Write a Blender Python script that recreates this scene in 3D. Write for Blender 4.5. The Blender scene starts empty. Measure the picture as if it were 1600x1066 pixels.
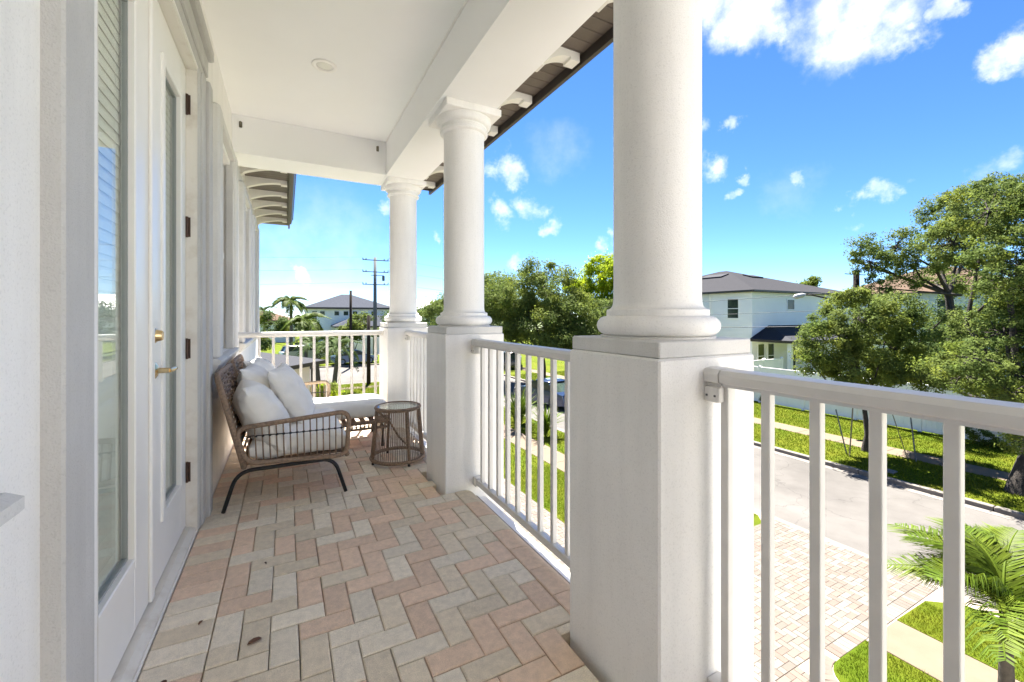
import bpy, math, random
import numpy as np
from mathutils import Vector, Matrix

# ------------------------------------------------------------------ camera, sky, sun, exposure
scene = bpy.context.scene
COL = scene.collection
YAW = math.radians(27.88)
cam_data = bpy.data.cameras.new('camera')
cam = bpy.data.objects.new('camera', cam_data)
COL.objects.link(cam)
cam.location = (0, 0, 1.22)
cam.rotation_euler = (math.pi / 2, 0, -YAW)
cam_data.sensor_width = 36.0
cam_data.lens = 15.0
cam_data.shift_y = -0.0246
cam_data.clip_start = 0.02
cam_data.clip_end = 3000
scene.camera = cam

SUN_DIR = Vector((0.165, 0.50, 1.0)).normalized()
SUN_EL = math.asin(SUN_DIR.z)
SUN_AZ = math.atan2(SUN_DIR.x, SUN_DIR.y)
sun_data = bpy.data.lights.new('sun', 'SUN')
sun_data.energy = 4.5
sun_data.angle = math.radians(0.55)
sun_data.color = (1.0, 0.955, 0.88)
sun = bpy.data.objects.new('sun', sun_data)
COL.objects.link(sun)
sun.rotation_euler = SUN_DIR.to_track_quat('Z', 'Y').to_euler()
sun.location = (10, 20, 40)

F_PX, Y0_PX = 666.67, 493.7
SN, CS = math.sin(YAW), math.cos(YAW)


def px_dir(x, y):
    dx = (x - 800) / F_PX
    return Vector((SN + dx * CS, CS - dx * SN, -(y - Y0_PX) / F_PX)).normalized()


def make_world():
    w = bpy.data.worlds.new('World')
    scene.world = w
    w.use_nodes = True
    nt = w.node_tree
    N, L = nt.nodes, nt.links
    N.clear()
    out = N.new('ShaderNodeOutputWorld')
    bg = N.new('ShaderNodeBackground')
    bg.inputs['Strength'].default_value = 0.05
    sky = N.new('ShaderNodeTexSky')
    sky.sky_type = 'NISHITA'
    sky.sun_disc = False
    sky.sun_elevation = SUN_EL
    sky.sun_rotation = SUN_AZ
    sky.air_density = 0.8
    sky.dust_density = 0.0
    sky.altitude = 1500
    sky.ozone_density = 6.0
    tc = N.new('ShaderNodeTexCoord')
    # fluffy distortion of the view direction
    nz = N.new('ShaderNodeTexNoise')
    nz.inputs['Scale'].default_value = 9.0
    nz.inputs['Detail'].default_value = 7.0
    nz.inputs['Roughness'].default_value = 0.62
    L.new(tc.outputs['Generated'], nz.inputs['Vector'])
    sub = N.new('ShaderNodeVectorMath'); sub.operation = 'SUBTRACT'
    L.new(nz.outputs['Color'], sub.inputs[0]); sub.inputs[1].default_value = (.5, .5, .5)
    sc = N.new('ShaderNodeVectorMath'); sc.operation = 'SCALE'; sc.inputs['Scale'].default_value = 0.17
    L.new(sub.outputs[0], sc.inputs[0])
    add = N.new('ShaderNodeVectorMath'); add.operation = 'ADD'
    L.new(tc.outputs['Generated'], add.inputs[0]); L.new(sc.outputs[0], add.inputs[1])
    nf = N.new('ShaderNodeTexNoise')
    nf.inputs['Scale'].default_value = 26.0
    nf.inputs['Detail'].default_value = 6.0
    nf.inputs['Roughness'].default_value = 0.6
    L.new(tc.outputs['Generated'], nf.inputs['Vector'])
    blobs = [  # pixel x, y, angular radius, strength
        (1165, 35, .062, 1.0), (1120, 20, .05, .9), (1205, 55, .035, .8), (1290, 30, .07, 1.0), (1350, 30, .07, 1.0),
        (1385, 70, .04, .9), (1462, 22, .022, .6), (1595, 92, .030, .9), (1108, 182, .02, .6), (1155, 190, .018, .55),
        (1105, 262, .03, .8), (1165, 277, .016, .6), (1243, 280, .018, .5), (1145, 308, .014, .55), (1360, 305, .026, .7),
        (795, 266, .036, .75), (775, 262, .03, .6), (825, 322, .036, .8), (775, 332, .032, .7), (855, 359, .025, .7), (688, 356, .014, .5),
        (800, 410, .018, .5), (597, 322, .018, .5), (466, 426, .022, .8), (952, 363, .014, .5), (930, 385, .02, .5),
        (1560, 268, .03, .4), (870, 235, .06, .12), (520, 380, .12, .16), (460, 410, .14, .16), (1235, 300, .05, .1),
    ]
    # the same kind of small cumulus goes on round the sky outside the frame
    rb = random.Random(11)
    extra = []
    for k in range(34):
        az = rb.uniform(0, 2 * math.pi)
        el = math.radians(rb.uniform(8, 62))
        d = Vector((math.sin(az) * math.cos(el), math.cos(az) * math.cos(el), math.sin(el)))
        f = Vector((SN, CS, 0))
        if d.dot(f) > 0.45:
            continue
        extra.append((d, rb.uniform(.02, .08), rb.uniform(.5, 1.0)))
    prev = None
    for d, r, s in [(px_dir(x, y), r, s) for x, y, r, s in blobs] + extra:
        dist = N.new('ShaderNodeVectorMath'); dist.operation = 'DISTANCE'
        L.new(add.outputs[0], dist.inputs[0]); dist.inputs[1].default_value = d
        mr = N.new('ShaderNodeMapRange'); mr.interpolation_type = 'SMOOTHSTEP'
        mr.inputs['From Min'].default_value = r * 1.25
        mr.inputs['From Max'].default_value = r * .30
        mr.inputs['To Min'].default_value = 0; mr.inputs['To Max'].default_value = s
        L.new(dist.outputs['Value'], mr.inputs['Value'])
        if prev is None:
            prev = mr.outputs[0]
        else:
            mx = N.new('ShaderNodeMath'); mx.operation = 'MAXIMUM'
            L.new(prev, mx.inputs[0]); L.new(mr.outputs[0], mx.inputs[1]); prev = mx.outputs[0]
    m1 = N.new('ShaderNodeMapRange'); m1.inputs['From Min'].default_value = .30; m1.inputs['From Max'].default_value = .66
    L.new(nf.outputs['Fac'], m1.inputs['Value']); m1.inputs['To Min'].default_value = .3
    mul = N.new('ShaderNodeMath'); mul.operation = 'MULTIPLY'
    L.new(prev, mul.inputs[0]); L.new(m1.outputs[0], mul.inputs[1])
    hs = N.new('ShaderNodeHueSaturation')
    hs.inputs['Saturation'].default_value = 1.14
    hs.inputs['Value'].default_value = 0.84
    hs.inputs['Hue'].default_value = 0.503
    L.new(sky.outputs[0], hs.inputs['Color'])
    mix = N.new('ShaderNodeMix'); mix.data_type = 'RGBA'
    L.new(mul.outputs[0], mix.inputs['Factor'])
    L.new(hs.outputs[0], mix.inputs[6])
    mix.inputs[7].default_value = (4.9, 4.95, 5.05, 1)
    L.new(mix.outputs[2], bg.inputs['Color'])
    L.new(bg.outputs[0], out.inputs['Surface'])


make_world()
vs = scene.view_settings
vs.view_transform = 'Standard'
vs.look = 'None'
vs.exposure = 2.78
vs.gamma = 1.0
vs.use_curve_mapping = False
scene.cycles.max_bounces = 12
scene.cycles.diffuse_bounces = 10
scene.cycles.glossy_bounces = 4
scene.cycles.transmission_bounces = 6
scene.cycles.transparent_max_bounces = 12
scene.cycles.caustics_reflective = False
scene.cycles.caustics_refractive = False
scene.cycles.use_denoising = True

# ------------------------------------------------------------------ helpers
GZ = -3.80          # level of lawns and pavers
RZ = -3.92          # level of the road


class MB:
    """collects shapes and links them as ONE mesh object"""

    def __init__(self):
        self.v, self.f, self.m = [], [], []

    def quad(self, *idx_pts, m=0):
        b = len(self.v)
        self.v += [tuple(p) for p in idx_pts]
        self.f.append(tuple(range(b, b + len(idx_pts)))); self.m.append(m)

    def box(self, x0, x1, y0, y1, z0, z1, m=0, M=None):
        b = len(self.v)
        pts = [(x0, y0, z0), (x1, y0, z0), (x1, y1, z0), (x0, y1, z0), (x0, y0, z1), (x1, y0, z1), (x1, y1, z1), (x0, y1, z1)]
        if M is not None:
            pts = [tuple(M @ Vector(p)) for p in pts]
        self.v += pts
        for q in ((0, 3, 2, 1), (4, 5, 6, 7), (0, 1, 5, 4), (1, 2, 6, 5), (2, 3, 7, 6), (3, 0, 4, 7)):
            self.f.append(tuple(b + i for i in q)); self.m.append(m)
        return self

    def bbox(self, x0, x1, y0, y1, z0, z1, c, m=0):
        """box with chamfered vertical and top edges"""
        b = len(self.v)
        def ring(i, z):
            return [(x0 + i + c, y0 + i, z), (x1 - i - c, y0 + i, z), (x1 - i, y0 + i + c, z), (x1 - i, y1 - i - c, z),
                    (x1 - i - c, y1 - i, z), (x0 + i + c, y1 - i, z), (x0 + i, y1 - i - c, z), (x0 + i, y0 + i + c, z)]
        rings = [ring(c, z0), ring(0, z0 + c), ring(0, z1 - c), ring(c, z1)]
        for r in rings: self.v += r
        for k in range(3):
            for i in range(8):
                j = (i + 1) % 8
                self.f.append((b + k * 8 + i, b + k * 8 + j, b + k * 8 + 8 + j, b + k * 8 + 8 + i)); self.m.append(m)
        self.f.append(tuple(b + 24 + i for i in range(8))); self.m.append(m)
        self.f.append(tuple(b + 7 - i for i in range(8))); self.m.append(m)
        return self

    def prism(self, poly, axis, a, b_, m=0):
        """poly of 2D points (counter-clockwise in the two other axes), extruded along axis from a to b_"""
        b = len(self.v); n = len(poly)
        for t in (a, b_):
            for (p, q) in poly:
                self.v.append((t, p, q) if axis == 'x' else ((p, t, q) if axis == 'y' else (p, q, t)))
        for i in range(n):
            j = (i + 1) % n
            self.f.append((b + i, b + j, b + n + j, b + n + i)); self.m.append(m)
        self.f.append(tuple(b + i for i in reversed(range(n)))); self.m.append(m)
        self.f.append(tuple(b + n + i for i in range(n))); self.m.append(m)
        return self

    def tube(self, pts, r, n=8, m=0, caps=True, closed=False):
        pts = [Vector(p) for p in pts]
        k = len(pts)
        rr = r if isinstance(r, (list, tuple)) else [r] * k
        b = len(self.v)
        up = None
        for i, p in enumerate(pts):
            if closed:
                d = pts[(i + 1) % k] - pts[i - 1]
            else:
                d = pts[min(i + 1, k - 1)] - pts[max(i - 1, 0)]
            d.normalize()
            if up is None:
                up = Vector((0, 0, 1)) if abs(d.z) < .9 else Vector((1, 0, 0))
            s = d.cross(up)
            if s.length < 1e-5: s = d.cross(Vector((0.3, .8, .1)))
            s.normalize(); u2 = s.cross(d).normalized(); up = u2
            for a in range(n):
                t = 2 * math.pi * a / n
                self.v.append(tuple(p + (s * math.cos(t) + u2 * math.sin(t)) * rr[i]))
        for i in range(k if closed else k - 1):
            i2 = (i + 1) % k
            for a in range(n):
                a2 = (a + 1) % n
                self.f.append((b + i * n + a, b + i * n + a2, b + i2 * n + a2, b + i2 * n + a)); self.m.append(m)
        if caps and not closed:
            self.f.append(tuple(b + a for a in reversed(range(n)))); self.m.append(m)
            self.f.append(tuple(b + (k - 1) * n + a for a in range(n))); self.m.append(m)
        return self

    def lathe(self, prof, c, n=48, m=0, caps=True):
        b = len(self.v); k = len(prof)
        for (r, z) in prof:
            for a in range(n):
                t = 2 * math.pi * a / n
                self.v.append((c[0] + r * math.cos(t), c[1] + r * math.sin(t), c[2] + z))
        for i in range(k - 1):
            for a in range(n):
                a2 = (a + 1) % n
                self.f.append((b + i * n + a, b + i * n + a2, b + (i + 1) * n + a2, b + (i + 1) * n + a)); self.m.append(m)
        if caps:
            self.f.append(tuple(b + a for a in reversed(range(n)))); self.m.append(m)
            self.f.append(tuple(b + (k - 1) * n + a for a in range(n))); self.m.append(m)
        return self

    def mesh(self, name, mats, smooth=False, origin=(0, 0, 0), angle=None):
        me = bpy.data.meshes.new(name)
        o = origin
        me.from_pydata([(x - o[0], y - o[1], z - o[2]) for x, y, z in self.v], [], self.f)
        if not isinstance(mats, (list, tuple)): mats = [mats]
        for mt in mats: me.materials.append(mt)
        if len(mats) > 1: me.polygons.foreach_set('material_index', self.m)
        if smooth or angle:
            me.polygons.foreach_set('use_smooth', [True] * len(me.polygons))
            if angle: me.set_sharp_from_angle(angle=math.radians(angle))
        me.update()
        return me

    def build(self, name, mats, parent=None, smooth=False, angle=None):
        org = WORG.get(parent.name, (0, 0, 0)) if parent else (0, 0, 0)
        me = self.mesh(name, mats, smooth, org, angle)
        o = bpy.data.objects.new(name, me); COL.objects.link(o)
        if parent:
            o.parent = parent; WORG[o.name] = org
        return o


WORG = {}


def tag(o, label=None, cat=None, group=None, kind=None):
    if label: o['label'] = label
    if cat: o['category'] = cat
    if group: o['group'] = group
    if kind: o['kind'] = kind
    return o


def thing(name, label, cat, loc=(0, 0, 0), group=None, rz=0.0, local=False, kind=None):
    """an Empty at the base of a thing; its parts are built in world coordinates unless local"""
    o = bpy.data.objects.new(name, None); COL.objects.link(o)
    o.empty_display_size = .1
    o.location = loc; o.rotation_euler = (0, 0, rz)
    WORG[o.name] = (0, 0, 0) if local else tuple(loc)
    return tag(o, label, cat, group, kind)


def inst(name, me, parent=None, loc=(0, 0, 0), rz=0.0, scale=None):
    o = bpy.data.objects.new(name, me); COL.objects.link(o)
    org = WORG.get(parent.name, (0, 0, 0)) if parent else (0, 0, 0)
    if parent: o.parent = parent
    o.location = (loc[0] - org[0], loc[1] - org[1], loc[2] - org[2]); o.rotation_euler = (0, 0, rz)
    if scale: o.scale = scale
    return o


def np_mesh(name, V, F, mats, mi=None, smooth=False):
    """V (n,3), F (m,k) arrays"""
    me = bpy.data.meshes.new(name)
    V = np.asarray(V, np.float32); F = np.asarray(F, np.int32)
    m, k = F.shape
    me.vertices.add(len(V)); me.vertices.foreach_set('co', V.ravel())
    me.loops.add(m * k); me.loops.foreach_set('vertex_index', F.ravel())
    me.polygons.add(m)
    me.polygons.foreach_set('loop_start', np.arange(0, m * k, k, dtype=np.int32))
    me.polygons.foreach_set('loop_total', np.full(m, k, np.int32))
    if not isinstance(mats, (list, tuple)): mats = [mats]
    for mt in mats: me.materials.append(mt)
    if mi is not None: me.polygons.foreach_set('material_index', np.asarray(mi, np.int32))
    if smooth: me.polygons.foreach_set('use_smooth', np.ones(m, bool))
    me.update(calc_edges=True)
    return me


def mat(name, c1, c2=None, rough=.6, scale=6.0, detail=5.0, bump=0.0, bscale=80.0, bdist=.01, spec=.5, metal=0.0,
        lo=.35, hi=.65, coord='Object', trans=0.0, island=0.0, objrand=0.0, coat=0.0):
    mt = bpy.data.materials.new(name); mt.use_nodes = True
    nt = mt.node_tree; N, L = nt.nodes, nt.links
    p = N['Principled BSDF']
    p.inputs['Roughness'].default_value = rough
    p.inputs['Specular IOR Level'].default_value = spec
    p.inputs['Metallic'].default_value = metal
    p.inputs['Coat Weight'].default_value = coat
    tc = N.new('ShaderNodeTexCoord')
    col = None
    if c2 is not None:
        nz = N.new('ShaderNodeTexNoise'); nz.inputs['Scale'].default_value = scale; nz.inputs['Detail'].default_value = detail
        nz.inputs['Roughness'].default_value = .6
        L.new(tc.outputs[coord], nz.inputs['Vector'])
        mr = N.new('ShaderNodeMapRange'); mr.inputs['From Min'].default_value = lo; mr.inputs['From Max'].default_value = hi
        L.new(nz.outputs['Fac'], mr.inputs['Value'])
        mx = N.new('ShaderNodeMix'); mx.data_type = 'RGBA'
        mx.inputs[6].default_value = (*c1, 1); mx.inputs[7].default_value = (*c2, 1)
        L.new(mr.outputs[0], mx.inputs['Factor'])
        col = mx.outputs[2]
    else:
        rgb = N.new('ShaderNodeRGB'); rgb.outputs[0].default_value = (*c1, 1); col = rgb.outputs[0]
    for amt, src in ((island, 'i'), (objrand, 'o')):
        if amt:
            if src == 'i':
                g = N.new('ShaderNodeNewGeometry'); r = g.outputs['Random Per Island']
            else:
                g = N.new('ShaderNodeObjectInfo'); r = g.outputs['Random']
            mr = N.new('ShaderNodeMapRange'); mr.inputs['To Min'].default_value = 1 - amt; mr.inputs['To Max'].default_value = 1 + amt
            L.new(r, mr.inputs['Value'])
            vm = N.new('ShaderNodeVectorMath'); vm.operation = 'SCALE'
            L.new(col, vm.inputs[0]); L.new(mr.outputs[0], vm.inputs['Scale']); col = vm.outputs[0]
    L.new(col, p.inputs['Base Color'])
    if bump:
        nb = N.new('ShaderNodeTexNoise'); nb.inputs['Scale'].default_value = bscale; nb.inputs['Detail'].default_value = 4
        L.new(tc.outputs[coord], nb.inputs['Vector'])
        bm = N.new('ShaderNodeBump'); bm.inputs['Strength'].default_value = bump; bm.inputs['Distance'].default_value = bdist
        L.new(nb.outputs['Fac'], bm.inputs['Height']); L.new(bm.outputs[0], p.inputs['Normal'])
    if trans:
        tr = N.new('ShaderNodeBsdfTranslucent'); L.new(col, tr.inputs['Color'])
        ms = N.new('ShaderNodeMixShader'); ms.inputs[0].default_value = trans
        L.new(p.outputs[0], ms.inputs[1]); L.new(tr.outputs[0], ms.inputs[2])
        L.new(ms.outputs[0], N['Material Output'].inputs['Surface'])
    return mt


def glass_mat(name, tint=(.9, .95, .93), rough=0.0, refl=1.5):
    mt = bpy.data.materials.new(name); mt.use_nodes = True
    nt = mt.node_tree; N, L = nt.nodes, nt.links
    N.remove(N['Principled BSDF'])
    g = N.new('ShaderNodeBsdfGlossy'); g.inputs['Roughness'].default_value = rough
    t = N.new('ShaderNodeBsdfTransparent'); t.inputs['Color'].default_value = (*tint, 1)
    lw = N.new('ShaderNodeLayerWeight'); lw.inputs['Blend'].default_value = .5
    pw = N.new('ShaderNodeMath'); pw.operation = 'POWER'; pw.inputs[1].default_value = 5.0
    L.new(lw.outputs['Facing'], pw.inputs[0])
    f = N.new('ShaderNodeMath'); f.operation = 'MULTIPLY_ADD'; f.inputs[1].default_value = .92; f.inputs[2].default_value = .04
    L.new(pw.outputs[0], f.inputs[0])
    ms = N.new('ShaderNodeMixShader')
    L.new(f.outputs[0], ms.inputs[0]); L.new(t.outputs[0], ms.inputs[1]); L.new(g.outputs[0], ms.inputs[2])
    L.new(ms.outputs[0], N['Material Output'].inputs['Surface'])
    return mt


def stucco_mat(name, c1, c2, bump=.35):
    """painted stucco: fine sand relief, faint blotches, a few dark specks"""
    mt = mat(name, c1, c2, rough=.85, scale=1.7, bump=bump, bscale=260, bdist=.004, spec=.25)
    nt = mt.node_tree; N, L = nt.nodes, nt.links
    p = N['Principled BSDF']
    src = p.inputs['Base Color'].links[0].from_socket
    tc = [n for n in N if n.type == 'TEX_COORD'][0]
    n2 = N.new('ShaderNodeTexNoise'); n2.inputs['Scale'].default_value = 170; n2.inputs['Detail'].default_value = 3
    L.new(tc.outputs['Object'], n2.inputs['Vector'])
    mr = N.new('ShaderNodeMapRange'); mr.inputs['From Min'].default_value = .3; mr.inputs['From Max'].default_value = .45
    mr.inputs['To Min'].default_value = .90; mr.inputs['To Max'].default_value = 1.0
    L.new(n2.outputs['Fac'], mr.inputs['Value'])
    mp = N.new('ShaderNodeMapping'); mp.inputs['Scale'].default_value = (7, 7, .7)
    L.new(tc.outputs['Object'], mp.inputs['Vector'])
    n4 = N.new('ShaderNodeTexNoise'); n4.inputs['Scale'].default_value = 1.0; n4.inputs['Detail'].default_value = 7; n4.inputs['Roughness'].default_value = .65
    L.new(mp.outputs[0], n4.inputs['Vector'])
    m4 = N.new('ShaderNodeMapRange'); m4.inputs['From Min'].default_value = .42; m4.inputs['From Max'].default_value = .75
    m4.inputs['To Min'].default_value = 1.0; m4.inputs['To Max'].default_value = .90
    L.new(n4.outputs['Fac'], m4.inputs['Value'])
    mm = N.new('ShaderNodeMath'); mm.operation = 'MULTIPLY'; L.new(mr.outputs[0], mm.inputs[0]); L.new(m4.outputs[0], mm.inputs[1])
    vm = N.new('ShaderNodeVectorMath'); vm.operation = 'SCALE'
    L.new(src, vm.inputs[0]); L.new(mm.outputs[0], vm.inputs['Scale']); L.new(vm.outputs[0], p.inputs['Base Color'])
    return mt


def paver_mat(name, c1, c2):
    """concrete paver: mottled, with pale and dark grains and worn patches"""
    mt = mat(name, c1, c2, rough=.9, scale=14, detail=8, bump=.5, bscale=260, bdist=.004, spec=.2, objrand=.09, lo=.25, hi=.75)
    nt = mt.node_tree; N, L = nt.nodes, nt.links
    p = N['Principled BSDF']; src = p.inputs['Base Color'].links[0].from_socket
    tc = [n for n in N if n.type == 'TEX_COORD'][0]
    oi = N.new('ShaderNodeObjectInfo')
    ad = N.new('ShaderNodeVectorMath'); ad.operation = 'ADD'
    L.new(tc.outputs['Object'], ad.inputs[0]); L.new(oi.outputs['Location'], ad.inputs[1])
    val = None
    for sc_, lo, hi, a, b in ((330, .36, .66, .86, 1.10), (34, .35, .7, 1.05, .90)):
        n2 = N.new('ShaderNodeTexNoise'); n2.inputs['Scale'].default_value = sc_; n2.inputs['Detail'].default_value = 5
        L.new(ad.outputs[0], n2.inputs['Vector'])
        mr = N.new('ShaderNodeMapRange'); mr.inputs['From Min'].default_value = lo; mr.inputs['From Max'].default_value = hi
        mr.inputs['To Min'].default_value = a; mr.inputs['To Max'].default_value = b
        L.new(n2.outputs['Fac'], mr.inputs['Value'])
        if val is None: val = mr.outputs[0]
        else:
            mm = N.new('ShaderNodeMath'); mm.operation = 'MULTIPLY'; L.new(val, mm.inputs[0]); L.new(mr.outputs[0], mm.inputs[1]); val = mm.outputs[0]
    vm = N.new('ShaderNodeVectorMath'); vm.operation = 'SCALE'
    L.new(src, vm.inputs[0]); L.new(val, vm.inputs['Scale']); L.new(vm.outputs[0], p.inputs['Base Color'])
    return mt


def road_mat():
    mt = mat('old_concrete_road', (.092, .085, .078), (.112, .104, .096), rough=.9, scale=1.1, bump=.25, bscale=60, bdist=.01, spec=.2)
    nt = mt.node_tree; N, L = nt.nodes, nt.links
    p = N['Principled BSDF']; src = p.inputs['Base Color'].links[0].from_socket
    tc = [n for n in N if n.type == 'TEX_COORD'][0]
    nz = N.new('ShaderNodeTexNoise'); nz.inputs['Scale'].default_value = .9; nz.inputs['Detail'].default_value = 5
    L.new(tc.outputs['Object'], nz.inputs['Vector'])
    ad = N.new('ShaderNodeVectorMath'); ad.operation = 'ADD'
    sc = N.new('ShaderNodeVectorMath'); sc.operation = 'SCALE'; sc.inputs['Scale'].default_value = 2.2
    L.new(nz.outputs['Color'], sc.inputs[0]); L.new(tc.outputs['Object'], ad.inputs[0]); L.new(sc.outputs[0], ad.inputs[1])
    vo = N.new('ShaderNodeTexVoronoi'); vo.feature = 'DISTANCE_TO_EDGE'; vo.inputs['Scale'].default_value = .42
    L.new(ad.outputs[0], vo.inputs['Vector'])
    mr = N.new('ShaderNodeMapRange'); mr.inputs['From Min'].default_value = .0; mr.inputs['From Max'].default_value = .010
    mr.inputs['To Min'].default_value = .70; mr.inputs['To Max'].default_value = 1.0
    L.new(vo.outputs['Distance'], mr.inputs['Value'])
    n3 = N.new('ShaderNodeTexNoise'); n3.inputs['Scale'].default_value = .35; n3.inputs['Detail'].default_value = 8
    L.new(tc.outputs['Object'], n3.inputs['Vector'])
    m3 = N.new('ShaderNodeMapRange'); m3.inputs['From Min'].default_value = .35; m3.inputs['From Max'].default_value = .7
    m3.inputs['To Min'].default_value = 1.10; m3.inputs['To Max'].default_value = .78
    L.new(n3.outputs['Fac'], m3.inputs['Value'])
    mm = N.new('ShaderNodeMath'); mm.operation = 'MULTIPLY'; L.new(mr.outputs[0], mm.inputs[0]); L.new(m3.outputs[0], mm.inputs[1])
    vm = N.new('ShaderNodeVectorMath'); vm.operation = 'SCALE'
    L.new(src, vm.inputs[0]); L.new(mm.outputs[0], vm.inputs['Scale']); L.new(vm.outputs[0], p.inputs['Base Color'])
    return mt


M = {}
M['stucco'] = stucco_mat('white_stucco', (.90, .885, .86), (.855, .84, .815))
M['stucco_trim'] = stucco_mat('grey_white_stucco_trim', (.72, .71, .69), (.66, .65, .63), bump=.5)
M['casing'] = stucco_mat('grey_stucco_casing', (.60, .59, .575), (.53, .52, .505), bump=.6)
M['ceiling'] = mat('ceiling_paint', (.905, .905, .90), (.88, .88, .875), rough=.8, scale=1.2, bump=.08, bscale=200, bdist=.002)
M['door_paint'] = mat('white_door_paint', (.88, .865, .835), (.85, .835, .805), rough=.35, scale=3)
M['door_worn'] = mat('worn_white_jamb', (.74, .71, .65), (.55, .49, .41), rough=.55, scale=9, lo=.5, hi=.85)
M['rail'] = mat('white_aluminium_rail', (.70, .685, .66), (.66, .645, .62), rough=.42, scale=14)
M['bracket'] = mat('cream_bracket_paint', (.76, .74, .69), (.71, .69, .64), rough=.7, scale=5, bump=.1, bscale=120)
M['soffit'] = mat('brown_soffit_board', (.13, .105, .085), (.10, .08, .065), rough=.5, scale=8, objrand=.12)
M['fascia'] = mat('dark_bronze_fascia', (.05, .038, .032), (.035, .028, .024), rough=.4, scale=5)
M['tile'] = mat('grey_brown_roof_tile', (.13, .10, .085), (.075, .06, .055), rough=.8, scale=9, objrand=.2)
M['glass'] = glass_mat('clear_door_glass', (.95, .98, .96))
M['table_glass'] = glass_mat('frosted_table_glass', (.75, .82, .80), rough=.08)
M['blind'] = mat('cream_blind_slat', (.88, .85, .76), (.84, .81, .72), rough=.5, scale=4)
M['room'] = mat('room_paint', (.55, .52, .46), (.50, .47, .42), rough=.8, scale=2)
M['gasket'] = mat('dark_gasket', (.30, .32, .32), rough=.5)
M['hinge'] = mat('bronze_hinge', (.09, .05, .035), (.05, .03, .025), rough=.45, scale=40, metal=.5)
M['brass'] = mat('aged_brass', (.72, .55, .30), (.58, .44, .24), rough=.25, scale=20, metal=1.0)
M['screen'] = mat('insect_screen', (.035, .035, .04), rough=.7)
M['mortar'] = mat('paver_joint_sand', (.34, .28, .22), (.22, .18, .145), rough=.95, scale=30, bump=.4, bscale=200)
M['peach'] = paver_mat('peach_paver', (.82, .625, .475), (.73, .55, .415))
M['tan'] = paver_mat('tan_grey_paver', (.80, .69, .535), (.70, .605, .47))
M['cream'] = paver_mat('cream_grey_paver', (.85, .76, .62), (.77, .685, .56))
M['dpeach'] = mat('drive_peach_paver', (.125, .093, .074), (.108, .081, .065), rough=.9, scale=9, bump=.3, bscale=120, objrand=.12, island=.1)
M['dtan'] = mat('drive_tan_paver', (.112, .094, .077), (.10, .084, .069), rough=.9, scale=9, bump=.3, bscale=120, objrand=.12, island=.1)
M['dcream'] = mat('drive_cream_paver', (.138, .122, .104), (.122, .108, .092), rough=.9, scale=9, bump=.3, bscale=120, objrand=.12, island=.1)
M['rattan'] = mat('brown_rope_weave', (.34, .235, .16), (.20, .14, .10), rough=.75, scale=60, bump=.6, bscale=300, bdist=.004)
M['tan_rattan'] = mat('tan_rope_weave', (.44, .33, .22), (.30, .22, .15), rough=.75, scale=60, bump=.6, bscale=300, bdist=.004)
M['steel'] = mat('black_steel', (.012, .012, .013), rough=.38)
M['fabric'] = mat('cream_cushion_fabric', (.90, .88, .84), (.85, .83, .79), rough=.92, scale=9, bump=.45, bscale=420, bdist=.002, spec=.15)
M['road'] = road_mat()
M['concrete'] = mat('cream_concrete_walk', (.145, .112, .08), (.128, .10, .07), rough=.9, scale=2.5, bump=.2, bscale=90, spec=.2)
M['kerb'] = mat('kerb_concrete', (.17, .15, .13), (.11, .10, .09), rough=.9, scale=3, bump=.2, bscale=60)
M['lawn'] = mat('lawn_turf', (.062, .094, .006), (.100, .112, .010), rough=.95, scale=.9, detail=9, bump=.8, bscale=60, bdist=.05, spec=.05)
M['ground'] = mat('far_ground', (.075, .11, .03), (.11, .12, .05), rough=.95, scale=.3, bump=.4, bscale=3)
M['blade'] = mat('grass_blades', (.070, .118, .005), (.130, .145, .010), rough=.75, scale=.8, detail=9, trans=.3, island=.35, spec=.1)
M['oak_leaf'] = mat('oak_leaf', (.085, .125, .030), (.15, .185, .045), rough=.75, scale=.9, detail=3, trans=.42, island=.25, spec=.08)
M['lime_leaf'] = mat('light_green_leaf', (.12, .165, .028), (.19, .215, .036), rough=.75, scale=.9, detail=3, trans=.42, island=.25, spec=.08)
M['yellow_leaf'] = mat('yellow_green_blossom', (.22, .31, .014), (.36, .41, .016), rough=.7, scale=.7, trans=.42, island=.25, spec=.05)
M['dark_leaf'] = mat('dark_green_leaf', (.06, .10, .028), (.095, .135, .036), rough=.7, scale=.8, trans=.36, island=.35, spec=.1)
M['bark'] = mat('grey_brown_bark', (.05, .04, .032), (.026, .021, .018), rough=.95, scale=9, bump=.9, bscale=30, bdist=.03)
M['palm_leaf'] = mat('palm_leaflet', (.045, .085, .006), (.095, .13, .011), rough=.6, scale=2.0, trans=.24, island=.35, spec=.1)
M['palm_dark'] = mat('palm_leaflet_dark', (.04, .075, .016), (.065, .10, .02), rough=.6, scale=2.0, trans=.3, island=.3, spec=.1)
M['palm_shaft'] = mat('yellow_crownshaft', (.16, .14, .015), (.11, .115, .015), rough=.6, scale=6)
M['palm_trunk'] = mat('grey_palm_trunk', (.13, .11, .09), (.075, .065, .055), rough=.9, scale=14, bump=.5, bscale=40)
M['siding'] = mat('white_lap_siding', (.94, .92, .885), (.91, .89, .855), rough=.6, scale=1.2)
M['white_wall'] = mat('white_house_wall', (.86, .85, .83), (.82, .81, .79), rough=.8, scale=1.0, bump=.1, bscale=60)
M['cream_wall'] = mat('cream_house_wall', (.66, .60, .47), (.60, .55, .43), rough=.8, scale=1.0)
M['blue_wall'] = mat('pale_blue_wall', (.50, .56, .60), (.46, .52, .56), rough=.8, scale=1.0)
M['shingle'] = mat('grey_shingle_roof', (.046, .045, .049), (.034, .034, .037), rough=1.0, scale=14, bump=.5, bscale=18, bdist=.03, spec=.03)
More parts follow.
